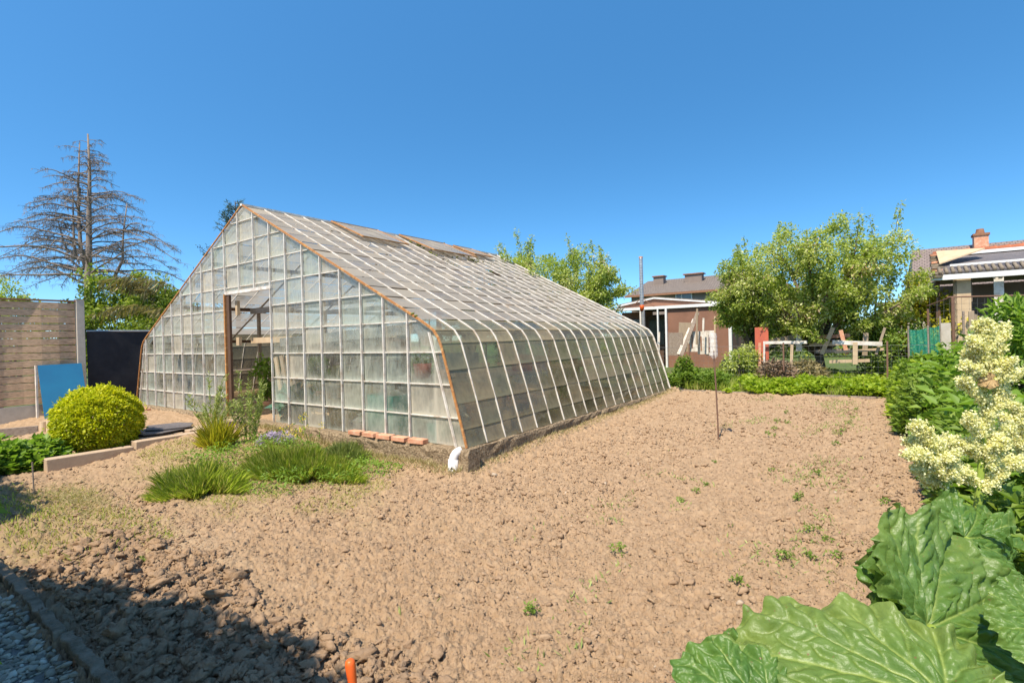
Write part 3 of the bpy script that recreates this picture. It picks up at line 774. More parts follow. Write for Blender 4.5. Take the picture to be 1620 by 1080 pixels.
LM['dry'] = leafmat('dry_grass', [(0, (.24, .21, .08)), (.5, (.36, .30, .13)), (1, (.50, .40, .22))], .3)
LM['mossy'] = leafmat('mossy_turf', [(0, (.22, .22, .03)), (.5, (.34, .31, .06)), (1, (.46, .37, .15))], .3)
LM['straw'] = leafmat('strawberry_leaf', [(0, (.15, .25, .02)), (.5, (.31, .41, .03)), (1, (.52, .54, .07))], .45)
LM['grey'] = leafmat('grey_green_leaf', [(0, (.17, .22, .06)), (.6, (.31, .37, .11)), (1, (.46, .49, .18))], .4)
LM['yellow'] = leafmat('yellow_shrub_leaf', [(0, (.25, .26, .02)), (.5, (.50, .46, .04)), (1, (.68, .58, .07))], .4)
LM['cream'] = leafmat('cream_flower', [(0, (.70, .64, .28)), (.5, (.86, .80, .46)), (1, (.92, .88, .62))], .4)
LM['yflower'] = leafmat('yellow_petal', [(0, (.75, .55, .01)), (1, (.85, .68, .02))], .3)
LM['lilac'] = leafmat('lilac_petal', [(0, (.36, .28, .46)), (1, (.58, .50, .66))], .3)
LM['twig'] = leafmat('dry_twigs', [(0, (.16, .10, .06)), (.5, (.28, .19, .12)), (1, (.40, .30, .20))], .1)
LM['ochre'] = leafmat('dry_sprays', [(0, (.20, .17, .06)), (.6, (.34, .28, .13)), (1, (.45, .36, .2))], .2)
def nz(a): return a/(np.linalg.norm(a, axis=1, keepdims=True)+1e-9)
def upn(n, k=.8):
    d = rdir(n); d[:, 2] = np.abs(d[:, 2])+k; return nz(d)
def clumps(center, rad, ncl, nleaf, crad, flat=1.0, shell=.55, seed=0, lo=-1.0):
    """leaf positions gathered in clumps over the shell of an uneven ellipsoid, plus their outward directions"""
    r = np.random.default_rng(seed); c = np.array(center, float); rad = np.array(rad, float)
    d = rdir(ncl*3, r); d = d[d[:, 2] > lo][:ncl]; ncl = len(d); q = shell+(1-shell)*r.random(ncl)**.6
    q = q*(1+.22*np.sin(d[:, 0]*5+seed)*np.sin(d[:, 1]*6+d[:, 2]*4)); cc = c+d*q[:, None]*rad
    cr = crad*(.6+.8*r.random(ncl)); idx = r.integers(0, ncl, nleaf)
    o = rdir(nleaf, r)*(r.random(nleaf)**.45)[:, None]; P = cc[idx]+o*cr[idx][:, None]*np.array([1, 1, flat])
    tint = .28+.44*r.random(nleaf)+.45*(r.random(ncl)[idx]-.5)
    return P, nz(o+.5*d[idx]), np.clip(tint, 0, 1), cc
def crown(name, P, out, L, mat, parent=None, tint=None, wr=.5, droop=.15, up=1.1):
    n = len(P); A = nz(out*.7+rdir(n)*.8+np.array([0, 0, -.05])); N = nz(out*.35+upn(n, up)); N = N+rdir(n)*.4
    L = L*(.7+.6*rng.random(n)); return leafmesh(name, P, A, N, L, L*wr, mat, parent, tint, .06, droop)
def bez(a, b, bend, n=7):
    a, b = Vector(a), Vector(b); m = (a+b)/2+Vector(bend)
    return [a*(1-t)**2+m*2*t*(1-t)+b*t*t for t in [i/(n-1) for i in range(n)]]
# --- apple trees: forked trunk, arching limbs, upright shoots set with leaves
def apple(base, height, spread, label, seed, nl=14, dens=1.0, leafL=.075, group=None, lowk=.30, shoots=3, trunk_h=.55, fill=0.0):
    rr = random.Random(seed); r = np.random.default_rng(seed); root = empty('apple_tree', base, 0, label, 'tree', group)
    b = Vector(base); tb = MB(); fork = b+Vector((rr.uniform(-.1, .1), 0, trunk_h)); th = .085*height/4
    tb.tube(bez(b-Vector((0, 0, .1)), fork, (.05, 0, 0), 5), [th*1.35, th*1.1, th, th*.95, th], 9)
    P = []; O = []; Tn = []
    def leaves(pts, n, rad, t0=.15):
        for _ in range(int(n*dens)):
            s = t0+(1-t0)*rr.random(); k = s*(len(pts)-1); i = min(int(k), len(pts)-2); p = pts[i].lerp(pts[i+1], k-i)
            d = Vector((rr.gauss(0, 1), rr.gauss(0, 1), rr.gauss(0, .8))).normalized(); P.append(p+d*rad*rr.random()**.6*(1.1-.5*s)); O.append(d); Tn.append(rr.random())
    for i in range(nl):
        a = 2*math.pi*(i+rr.uniform(-.3, .3))/nl; q = rr.uniform(.55, 1.0); el = rr.uniform(lowk, .78)*height
        tip = b+Vector((math.cos(a)*spread[0]*q, math.sin(a)*spread[1]*q, el))
        pts = bez(fork, tip, (0, 0, rr.uniform(-.15, .30)*height*.5), 9); tb.tube(pts, [th*.75*(1-t/8)+.008 for t in range(9)], 6)
        leaves(pts, 330, .26, .35)
        for j in range(6):
            st = pts[rr.randint(3, 8)]; a2 = a+rr.uniform(-1.3, 1.3); L = rr.uniform(.3, .75)*height*.22
            e = st+Vector((math.cos(a2)*L, math.sin(a2)*L, L*rr.uniform(-.5, .9))); sp = bez(st, e, (0, 0, .08), 5); tb.tube(sp, [.016, .013, .01, .007, .004], 4); leaves(sp, 210, .20, .05)
        for j in range(shoots):
            st = pts[rr.randint(3, 8)]; L = height*rr.uniform(.15, .36)*(1.15-.4*q)
            e = st+Vector((rr.uniform(-.22, .22)*L*1.2, rr.uniform(-.22, .22)*L, L)); sp = bez(st, e, (rr.uniform(-.08, .08), 0, 0), 7); tb.tube(sp, [.014, .012, .010, .008, .006, .004, .003], 4); leaves(sp, 200, .125, .05)
    tb.build('trunk', MT['bark'], root, True)
    if fill:
        fc = (b.x, b.y, b.z+height*(lowk*.75+.30)); Pf, Of, tf, _ = clumps(fc, (spread[0]*.92, spread[1]*.85, height*.28), int(52*fill), int(10500*fill), .225*height/4, .8, .30, seed+3)
        P += [Vector(q) for q in Pf]; O += [Vector(q) for q in Of]; Tn += list(tf)
    P = np.array([tuple(p) for p in P]); O = np.array([tuple(p) for p in O])
    crown('crown', P, O, leafL, LM['apple'], root, np.clip(np.array(Tn)*.8+.2*np.sin(P[:, 0]*3)*np.sin(P[:, 2]*4)+.1, 0, 1), .52)
    return root
p = pd(1302, 588, 12.6); apple((p.x, p.y, .22), 4.55, (2.3, 1.8), 'broad leafy apple tree with upright shoots standing behind the wire fence', 31, 20, .95, .074, lowk=.40, fill=1.15, trunk_h=.7)
p = pd(1372, 560, 14.4); (lambda *a, **k: None)((p.x, p.y, .25), 3.7, (.65, .6), 'sparser apple tree at the right side of the broad one, before the brown roofed house', 37, 7, .5, .075, shoots=2, lowk=.4)
p = pd(1195, 560, 13.8); apple((p.x, p.y, .25), 3.9, (1.25, 1.0), 'lower apple tree with spiky shoots overlapping the end of the brown shed', 41, 10, .8, .074, shoots=3, lowk=.36, fill=.6)
p = pd(895, 560, 14.5); apple((p.x, p.y, .25), 4.75, (1.9, 1.3), 'apple tree with light green leaves rising behind the far end of the greenhouse', 43, 16, .8, .078, fill=1.1)
p = pd(820, 560, 16.5); apple((p.x, p.y, .25), 5.0, (.9, .9), 'narrow tree showing as one leafy shoot above the greenhouse roof', 47, 6, .9, .085, shoots=2)
p = pd(742, 560, 15.5); apple((p.x, p.y, .25), 4.9, (.95, .9), 'tree of which only a few leafy tips show over the greenhouse ridge', 53, 7, .9, .085, shoots=2)
# --- bare larch like conifer on the left, with ivy at its foot
def bare_conifer():
    rr = random.Random(5); Y = 22.0
    def at(px, py, dy=0): return pd(px, py, Y+dy)
    base = at(140, 560); base.z = .1; root = empty('dead_conifer', base, 0, 'tall bare conifer with drooping grey branches and two leading stems', 'tree')
    tb = MB(); sb = MB()
    stems = [([(140, 560), (140, 440), (141, 400), (141, 330), (142, 270), (139, 212)], .17), ([(137, 425), (128, 398), (125, 350), (124, 290), (126, 226)], .09),
             ([(180, 440), (194, 412), (195, 370), (201, 322)], .06), ([(120, 410), (117, 380), (116, 345), (115, 300)], .055), ([(108, 400), (100, 380), (92, 350)], .04)]
    for st, r_ in stems:
        pts = [at(x, y) for x, y in st]; n = len(pts); tb.tube(pts, [r_*(1-.88*i/(n-1))+.01 for i in range(n)], 7)
    def branch(s, ang, L, rise, droop, r_):
        d = Vector((math.cos(ang), math.sin(ang), 0)); n = 9; pts = []
        wob = rr.uniform(-.35, .35); ph = rr.uniform(0, 6)
        for i in range(n):
            t = i/(n-1); z = rise*math.sin(t*1.9)*L-droop*L*t*t+.02*L*math.sin(t*9+ph)
            q = s+d*(L*t)+Vector((-d.y, d.x, 0))*(wob*L*.3*t*t)+Vector((0, 0, z)); pts.append(q)
        tb.tube(pts, [.8*r_*(1-.85*i/(n-1))+.004 for i in range(n)], 4)
        for k in range(int(L*7)):          # side twigs, drooping
            t = rr.uniform(.15, 1.0); i = min(int(t*(n-1)), n-2); p = pts[i].lerp(pts[i+1], t*(n-1)-i)
            sd_ = rr.choice((-1, 1)); a2 = ang+sd_*rr.uniform(.35, 1.1); l = rr.uniform(.25, .9)*(1.25-.7*t)*min(1, L/2.5)
            e = p+Vector((math.cos(a2)*l, math.sin(a2)*l, rr.uniform(-.30, .16)*l)); m_ = p.lerp(e, .5)+Vector((0, 0, .07*l)); sb.tube([p, m_, e], [.010, .007, .003], 3, False)
            for j in range(4):
                u = rr.uniform(.2, 1); q = p.lerp(e, u); g = q+Vector((rr.uniform(-.12, .12), rr.uniform(-.12, .12), rr.uniform(-.24, -.02))); sb.tube([q, g], [.006, .003], 3, False)
    for k in range(128):
        t = k/127; py = 244+(452-244)*t**.9; px = 141; prof = .55+4.6*t**.85
        if t > .12 and rr.random() < .35: px = 125
        if t > .55 and rr.random() < .22: px = 195; 
        ang = rr.uniform(0, 2*math.pi)
        if rr.random() < .5: ang = rr.choice((0, math.pi))+rr.uniform(-.45, .45)
        L = prof*rr.uniform(.5, 1.0)*(.6 if px == 195 else 1)
        branch(at(px, py), ang, max(.4, L), rr.uniform(.10, .34), rr.uniform(.12, .42), .016+.010*L)
    for k in range(7): branch(at(141, 222+k*4), rr.uniform(0, 6.28), rr.uniform(.3, .8), .2, .3, .012)
    for k in range(6): branch(at(126, 236+k*5), rr.choice((math.pi, 0))+rr.uniform(-.6, .6), rr.uniform(.4, .9), .25, .2, .012)
    tb.build('trunk', MT['deadbark'], root, True); o = sb.build('twigs', MT['deadbark'], root)
    tag(o, kind='stuff')
bare_conifer()
def bush(name, center, rad, label, cat, mat, ncl, nleaf, crad, L, seed, wr=.6, group=None, trunk=True, lo=-.6, shell=.6, flat=.8):
    c = Vector(center); base = (c.x, c.y, max(0.0, c.z-rad[2])); root = empty(name, base, 0, label, cat, group)
    P, O, tn, cc = clumps(center, rad, ncl, nleaf, crad, flat, shell, seed, lo)
    P[:, 2] = np.maximum(P[:, 2], .05)
    crown('crown', P, O, L, LM[mat], root, tn, wr)
    if trunk:
        tb = MB(); rr = random.Random(seed)
        for k in range(0, len(cc), max(1, len(cc)//12)):
            e = Vector(cc[k]); tb.tube(bez(Vector(base)+Vector((rr.uniform(-.1, .1), 0, -.05)), e, (0, 0, -.1), 5), [.05, .04, .03, .02, .01], 5)
        tb.build('stem', MT['bark'], root, True)
    return root
p = pd(195, 492, 17.0); bush('ivy_bush', (p.x, p.y, 1.6), (2.4, 1.3, 2.15), 'dense bright green ivy bush at the foot of the bare conifer', 'bush', 'ivy', 170, 30000, .42, .11, 3)
p = pd(248, 485, 15.0); bush('ivy_bush', (p.x, p.y, 1.35), (.95, .9, 1.65), 'darker ivy mound nearest the left slope of the greenhouse', 'bush', 'ivy', 70, 12000, .32, .095, 4)
# ochre drooping sprays hanging in front of the ivy
sp = []; A = []; rr = random.Random(9)
for (x0, y0, x1, y1, Y) in ((262, 452, 170, 452, 14.6), (262, 494, 160, 500, 14.2), (250, 470, 200, 456, 14.8)):
    a, b_ = pd(x0, y0, Y), pd(x1, y1, Y)
    for k in range(230):
        t = rr.random(); q = a.lerp(b_, t)+Vector((0, rr.uniform(-.35, .35), rr.uniform(-.05, .14)+.18*math.sin(t*3.1))); sp.append(tuple(q)); A.append((rr.uniform(-.8, -.1), rr.uniform(-.4, .4), rr.uniform(-1.0, .1)))
sp = np.array(sp); A = nz(np.array(A)); o = leafmesh('dry_sprays', sp, A, upn(len(sp)), .22+.16*rng.random(len(sp)), .014, LM['ochre'], None, None, 0, .25)
tag(o, 'dried ochre conifer sprays drooping over the ivy beside the black netting', 'branches', kind='stuff')
p = pd(12, 450, 20.0); bush('garden_tree', (p.x, p.y, 1.9), (1.35, 1.2, 2.25), 'small green tree at the far left above the wooden fence', 'tree', 'apple', 60, 8000, .35, .11, 6)
# dark conifer tip behind the gable: whorls of needle sprays on a leader
def dark_conifer():
    Y = 19.0; top = pd(372, 318, Y); base = Vector((top.x, top.y, .1)); root = empty('dark_conifer', base, 0, 'dark green spiky conifer peeping out behind the left roof slope', 'tree')
    tb = MB(); rr = random.Random(2); tb.tube([base, top], [.14, .015], 6); P = []; A = []
    for k in range(150):
        t = rr.random()**.8; z = top.z-.1-t*4.6; L = .16+.30*t*4.6*rr.uniform(.4, 1.0); L = min(1.35*L, 1.4); a = rr.uniform(0, 6.28)
        s = Vector((base.x, base.y, z)); e = s+Vector((math.cos(a)*L, math.sin(a)*L, L*rr.uniform(.35, .95))); tb.tube([s, e], [.02, .006], 4)
        for j in range(60):
            u = rr.uniform(.12, 1.05); q = s.lerp(e, u); P.append(tuple(q+Vector((rr.gauss(0, .035), rr.gauss(0, .035), rr.gauss(0, .035))))); d = (e-s).normalized()+Vector((rr.gauss(0, .8), rr.gauss(0, .8), rr.gauss(0, .7))); A.append(tuple(d))
    tb.build('trunk', MT['bark'], root); leafmesh('crown', np.array(P), nz(np.array(A)), rdir(len(P)), .10, .022, LM['conifer'], root, None, 0, 0)
dark_conifer()
# --- clipped golden box ball
def box_ball():
    w, v = -4.93, -1.92
    c = W(w, v, Tf(w, v)+.43); root = empty('box_ball', (c.x, c.y, Tf(w, v)), 0, 'round clipped golden yellow box shrub beside the slab path', 'shrub')
    n = 21000; d = rdir(n); d = d[d[:, 2] > -.75]; n = len(d); q = .80+.22*rng.random(n)**.5; lump = 1+.17*(fbm(d[:, 0]*4+4, d[:, 1]*4+d[:, 2]*5, 3, 4)-.5)*2
    out = rng.random(n) < .07; q = q+np.where(out, rng.random(n)*.13, 0)
    P = np.array(c)+d*(q*lump)[:, None]*np.array([.475, .475, .45]); A = nz(d+rdir(n)*.8); N = nz(d+rdir(n)*.5)
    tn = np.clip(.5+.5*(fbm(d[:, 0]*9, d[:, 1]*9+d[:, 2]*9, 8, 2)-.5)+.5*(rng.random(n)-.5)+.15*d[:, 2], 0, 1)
    leafmesh('foliage', P, A, N, .034+.022*rng.random(n), .026, LM['box'], root, tn, .1, .1)
    tb = MB(); rr = random.Random(3)
    for k in range(14): e = c+Vector(rdir(1)[0])*.38; tb.tube([Vector((c.x+rr.uniform(-.05, .05), c.y, Tf(w, v)-.03)), (Vector((c.x, c.y, c.z-.1))+e)/2, e], [.015, .01, .005], 5)
    tb.build('stem', MT['bark'], root)
box_ball()
# --- broad leaved low plants: leaves on short stalks over the ground
def ground_leaves(name, w0, w1, v0, v1, n, hgt, L, mat, label, cat, seed, mask=None, wr=.6, hs=1.5, wob=.5, edge=.25, tint0=0, upk=1.2, droop=.2):
    r = np.random.default_rng(seed); w = r.uniform(w0, w1, n); v = r.uniform(v0, v1, n)
    f = fbm(w*hs+3, v*hs, seed, 4); e = np.minimum(np.minimum(w-w0, w1-w), np.minimum(v-v0, v1-v))/edge
    k = f > (.62-.30*np.clip(e+.25, 0, 1)) if mask is None else mask(w, v, f, e)
    w, v, f, e = w[k], v[k], f[k], e[k]; n = len(w); H = hgt*np.clip(.35+e*.8, .3, 1)*(1-wob+2*wob*fbm(w*3.1, v*3.1, seed+1, 3))
    gz = T(w, v); z = gz+.02+H*r.random(n)**.6; P = np.array(B0)[None]+np.outer(w, WX)+np.outer(v, VX); P = np.column_stack([P, z])
    A = rdir(n, r); A[:, 2] = np.abs(A[:, 2])*.6+.1; N = upn(n, upk); Ls = L*(.55+.8*r.random(n))
    tn = np.clip(.2+.5*r.random(n)+.4*(f-.45)+tint0, 0, 1)
    o = leafmesh(name, P, A, N, Ls, Ls*wr, LM[mat], None, tn, .08, droop); tag(o, label, cat, kind='stuff'); return o
# far strip: meadow grass on the left of it, strawberries on the right
def blades(name, w, v, hgt, wd, mat, label, cat, seed, kind='stuff', lean=.5, parent=None, tint=None):
    r = np.random.default_rng(seed); n = len(w); P, _ = on_ground(w, v)
    A = rdir(n, r)*lean; A[:, 2] = 1; A = nz(A); N = rdir(n, r); N[:, 2] = np.abs(N[:, 2])+.5; H = hgt*(.5+.8*r.random(n))
    o = leafmesh(name, P, A, nz(N), H, wd, LM[mat], parent, tint, 0, .0)
    if parent is None: tag(o, label, cat, kind=kind)
    return o
r = np.random.default_rng(20)
def stamp(n, w0, w1, v0, v1, thr=.45, s=1.5, seed=3):
    w = r.uniform(w0, w1, n); v = r.uniform(v0, v1, n); k = fbm(w*s, v*s, seed, 4) > thr; return w[k], v[k]
w, v = stamp(34000, -.6, 6.5, 7.35, 11.5, .40); blades('meadow_grass', w, v, .24, .014, 'grass', 'long green grass growing between the bare bed and the brown shed', 'grass', 21, lean=.55)
ground_leaves('strawberry_patch', 1.15, 5.2, 7.05, 9.0, 22000, .25, .075, 'straw', 'bright green leafy strawberry strip along the far edge of the bare bed', 'plants', 22, wr=.75, wob=.75, hs=2.6)
ground_leaves('weeds', -.45, 1.2, 7.25, 8.7, 7000, .34, .07, 'bed', 'bushy green weeds at the far corner of the greenhouse', 'weeds', 23, wr=.6, wob=.6)
ground_leaves('weeds', -.2, .45, 6.95, 8.2, 6000, .62, .07, 'bed', 'taller bramble clump against the far end of the greenhouse side', 'weeds', 24, wr=.6, wob=.6)
ground_leaves('weeds', 1.2, 5.4, 9.9, 11.4, 9000, .20, .085, 'bed', 'tangled green weeds behind the wire fence under the apple tree', 'weeds', 25, wr=.55, wob=.7)
for i, wc in enumerate((2.2, 3.25)):
    n = 4200; w = rng.normal(wc, .20, n); v = rng.uniform(-2.5, 6.9, n); k = fbm(w*2, v*1.4, 80+i, 3) > .5; blades('row_weeds', w[k], v[k], .045, .010, 'grey', ['faint line of tiny weeds along the left sown row of the bed', 'faint line of tiny weeds along the right sown row of the bed'][i], 'weeds', 81+i, lean=1.5)
# right hand flower bed
ground_leaves('leafy_bed', 4.0, 6.6, 3.2, 9.6, 60000, .62, .095, 'bed', 'dense bed of dark and mid green leafy perennials along the right side of the soil', 'plants', 26, wr=.45, wob=.55, hs=1.2, droop=.3)
ground_leaves('leafy_bed', 4.1, 6.4, -1.2, 3.4, 52000, .60, .085, 'bed', 'leafy perennials behind the cream flower plumes', 'plants', 27, wr=.42, wob=.55, hs=1.4, droop=.3)
ground_leaves('tall_leaves', 5.6, 6.6, .3, 5.5, 15000, 1.15, .12, 'fresh', 'taller fresh green leaves at the right edge of the photo', 'plants', 28, wr=.33, wob=.5, droop=.35)
ground_leaves('bed_tops', 4.15, 6.4, -.6, 9.2, 9000, .74, .15, 'fresh', 'lighter broad leaves standing above the right hand perennial bed', 'plants', 30, wr=.5, wob=.9, hs=1.6, droop=.3)
ground_leaves('bed_tops', 3.95, 5.4, 5.0, 9.4, 7000, .50, .10, 'straw', 'yellow green leaves spilling over the far right edge of the bare bed', 'plants', 131, wr=.6, wob=.9, hs=2.0)
# left hand leafy plants
ground_leaves('potato_plants', -6.3, -4.52, -3.30, -2.30, 11000, .42, .085, 'fresh', 'broad fresh green leaves of a low crop at the left edge', 'plants', 29, wr=.7, wob=.4)
# grass tufts in front of the gable
def tuft(w, v, rw, rv, n, h, label, mat='grass', seed=1, cat='grass tuft', name='grass_tuft', wd=.010, lean=.6):
    r2 = np.random.default_rng(seed); a = r2.random(n)*6.28; q = r2.random(n)**.6*(1+.30*np.sin(a*3+seed)+.18*np.sin(a*7+seed*2))
    ww = w+np.cos(a)*q*rw; vv = v+np.sin(a)*q*rv; P, _ = on_ground(ww, vv)
    A = np.column_stack([np.cos(a)*WX.x+np.sin(a)*VX.x, np.cos(a)*WX.y+np.sin(a)*VX.y, np.zeros(n)])*(q*lean)[:, None]+rdir(n, r2)*.22; A += rdir(n, r2)*.48; A[:, 2] = 1; A = nz(A)
    N = rdir(n, r2); N[:, 2] = np.abs(N[:, 2])+.6; cl = .45+1.1*fbm(ww*7, vv*7, seed, 3); o = leafmesh(name, P, A, nz(N), h*cl*(1.25-.5*q)*(.35+.95*r2.random(n)), wd, LM[mat], None, None, 0, .12)
    return tag(o, label, cat)
w, v = pz(312, 770, .05); tuft(w, v, .47, .30, 6500, .21, 'lush green tussock of broad grass, nearest the soil on the left', seed=31, lean=.9, wd=.006)
w, v = pz(470, 735, .10); tuft(w, v, .80, .38, 16000, .20, 'wide light green grass tuft in front of the brick row', seed=32, lean=.7, wd=.0045)
w, v = pz(540, 722, .08); tuft(w, v, .33, .26, 5000, .17, 'feathery blue green tuft beside the brick row', 'grey', seed=33, wd=.004)
w, v = pz(345, 712, .12); tuft(w, v, .18, .15, 900, .30, 'yellow green clump at the end of the slab path', 'yellow', seed=34, wd=.016)
def turf(n, seed, thr=.35):
    r2 = np.random.default_rng(seed); w = r2.uniform(-4.6, .6, n); v = r2.uniform(-3.35, .05, n); g = soil_regions(w, v)[1]; k = (g*r2.random(n)) > thr; return w[k], v[k]
w, v = turf(52000, 35, .42); blades('thin_turf', w, v, .035, .006, 'mossy', 'thin yellowish turf and moss in front of the greenhouse gable', 'grass', 36, lean=1.2)
w, v = turf(11000, 37, .5); blades('thin_turf', w, v, .07, .006, 'grass', 'scattered green grass blades in the thin turf before the gable', 'grass', 38, lean=1.0)
w = r.normal(-2.6, .42, 2600); v = r.normal(-2.75, .13, 2600); blades('hay_heap', w, v, .08, .005, 'dry', 'flattened heap of dry cut grass at the shadow edge', 'hay', 39, lean=3.0)
w = np.concatenate([r.normal(-2.35, .2, 260), r.normal(-2.9, .25, 300), r.normal(-1.9, .3, 260)]); v = np.concatenate([r.normal(-3.05, .08, 260), r.normal(-3.2, .07, 300), r.normal(-3.32, .05, 260)])
blades('verge_grass', w[::2], v[::2], .06, .007, 'grass', 'short green grass along the kerb in the shade', 'grass', 40, lean=.7)
ground_leaves('mixed_weeds', -3.3, -.55, -1.75, -.25, 5200, .13, .038, 'fresh', 'loose mixed green weeds between the grass tufts and the brick row', 'weeds', 132, wr=.5, wob=.8, hs=2.4)
w = rng.uniform(-4.0, .1, 2600); v = -.13-.16*rng.random(2600)**2; blades('dry_fringe', w, v, .09, .006, 'dry', 'dry straw fringe along the foot of the gable base wall', 'grass', 133, lean=1.0)
v = rng.uniform(-.1, 6.9, 2600); w = .12+.12*rng.random(2600)**2; blades('dry_fringe', w, v, .06, .006, 'dry', 'dry straw fringe along the foot of the long side base wall', 'grass', 134, lean=1.3)
# tall herb by the door: wand like stems with narrow leaves
def herb(name, w, v, n, h, spread, mat, label, cat, seed, L=.055, wr=.22, ln=46, flowers=None, stemr=.004, leafy=1.0):
    rr = random.Random(seed); g = og1(w, v); root = empty(name, g, 0, label, cat); tb = MB(); P = []; A = []; FP = []
    for k in range(n):
        a = rr.uniform(0, 6.28); q = rr.random()**.7; s = g+Vector((math.cos(a)*spread*.35*q, math.sin(a)*spread*.35*q, 0)); H = h*rr.uniform(.55, 1.05)
        e = s+Vector((math.cos(a)*spread*q, math.sin(a)*spread*q, H)); pts = bez(s, e, (0, 0, .06), 7); tb.tube(pts, [stemr*(1-.1*i) for i in range(7)], 4)
        for j in range(int(ln*leafy)):
            t = rr.uniform(.08, 1)*6; i = min(int(t), 5); p = pts[i].lerp(pts[i+1], t-i); b_ = rr.uniform(0, 6.28); P.append(tuple(p)); A.append((math.cos(b_), math.sin(b_), rr.uniform(.3, 1.6)))
        if flowers:
            for j in range(flowers): FP.append(tuple(e+Vector((rr.gauss(0, .022), rr.gauss(0, .022), rr.gauss(-.03, .03)))))
    tb.build('stem', LMsolid('stemgreen'), root); P = np.array(P); leafmesh('foliage', P, nz(np.array(A)), upn(len(P), .3), L*(.6+.7*rng.random(len(P))), L*wr, LM[mat], root, None, .03, .1)
    if FP: FP = np.array(FP); leafmesh('flowers', FP, rdir(len(FP)), rdir(len(FP)), .017, .015, LM['yflower'], root)
    return root
def LMsolid(k):
    if k not in MT:
        c = {'stemgreen': (.13, .18, .04), 'stalk': (.26, .34, .05), 'stalkred': (.35, .16, .07)}[k]; MT[k] = solid(k, c, tuple(q*.8 for q in c), .5, 20, bmp=0)
    return MT[k]
w, v = pz(395, 690, .25); herb('tall_herb', w, v, 15, .95, .30, 'grey', 'tall wandlike green herb growing in the greenhouse doorway', 'herb', 50, L=.065, ln=75)
w, v = pz(468, 690, .25)
herb('tall_herb', -4.72, -.55, 12, .80, .26, 'grey', 'wandlike herb stems just left of the door frame', 'herb', 51, L=.06, ln=60)
herb('tall_herb', -4.25, -.75, 22, .42, .34, 'grey', 'low bushy grey green herb at the foot of the doorway', 'herb', 52, L=.05, ln=60)
w, v = pz(497, 700, .2); herb('mustard_plant', w, v, 6, .52, .22, 'fresh', 'yellow flowering mustard stems in front of the glass', 'flower', 53, L=.05, wr=.3, ln=10, flowers=16, stemr=.003)
w, v = pz(462, 715, .2); herb('mustard_plant', w, v, 3, .46, .14, 'fresh', 'slender mustard stem with a yellow flower head beside the lilac flowers', 'flower', 54, L=.05, wr=.3, ln=8, flowers=18, stemr=.003)
w, v = pz(155, 712, .15); herb('mustard_plant', w, v, 2, .16, .05, 'fresh', 'tiny yellow flower beside the slab in front of the box shrub', 'flower', 55, L=.03, wr=.3, ln=8, flowers=14, stemr=.002)
# lilac flower cushion
w, v = pz(437, 694, .22); g = og1(w, v); root = empty('lilac_flowers', g, 0, 'low cushion of small lilac flowers by the door corner', 'flower')
P, O, tn, _ = clumps((g.x, g.y, g.z+.06), (.24, .18, .12), 26, 2600, .05, .8, .7, 5, -.1); crown('petals', P, O, .018, LM['lilac'], root, tn, .8)
P, O, tn, _ = clumps((g.x, g.y, g.z+.03), (.26, .2, .10), 20, 1500, .06, .8, .5, 6, -.1); crown('foliage', P, O, .03, LM['grey'], root, tn, .3)
# cabbage leaves behind the doorway edge
w, v = -4.05, .45; g = W(w, v, .3); root = empty('cabbage', g, 0, 'blue green cabbage growing just inside the door', 'plant')
P, O, tn, _ = clumps((g.x, g.y, .48), (.26, .2, .26), 22, 240, .10, 1, .6, 8, -.3); crown('leaves', P, O, .17, leafmat('cabbage_leaf', [(0, (.05, .13, .08)), (1, (.12, .22, .16))], .15), root, tn, .8)
# seedlings and small weeds on the bed
spots = [(975, 884, 1.2), (842, 972, 1.0), (1167, 932, 1.0), (1235, 893, 1.1), (1325, 892, .8), (1268, 797, .9), (1100, 783, .8), (1078, 797, .8), (1116, 769, .6), (1217, 692, 1.3), (1226, 682, 1), (1230, 668, .9), (1246, 672, .9), (1325, 690, 1.2),
         (1333, 684, 1), (1344, 672, .9), (1348, 660, .9), (1324, 706, 1), (1355, 650, .9), (1291, 755, .8), (1262, 800, .7), (1400, 800, .8), (1285, 850, 1.0), (1310, 862, .7), (1282, 893, .6), (1245, 655, .7), (1220, 745, .6), (1130, 730, .5), (225, 900, .8), (300, 972, .0)]
for i, (px, py, s_) in enumerate(spots):
    if s_ == 0: continue
    z0 = .02; w, v = pz(px, py, z0); z0 = Tf(w, v); w, v = pz(px, py, z0); g = og1(w, v); n = int(70*s_); P, O, tn, _ = clumps((0, 0, .02*s_), (.045*s_, .045*s_, .028*s_), 7, n, .018*s_, .8, .6, 60+i, -.1)
    P = P+np.array(g); o = crown('seedling', P, O, .022, LM['bed'], None, tn, .5)
    tag(o, 'tiny green weed seedling sprouting from the bare bed', 'seedling', 'weed seedlings scattered over the bare bed')
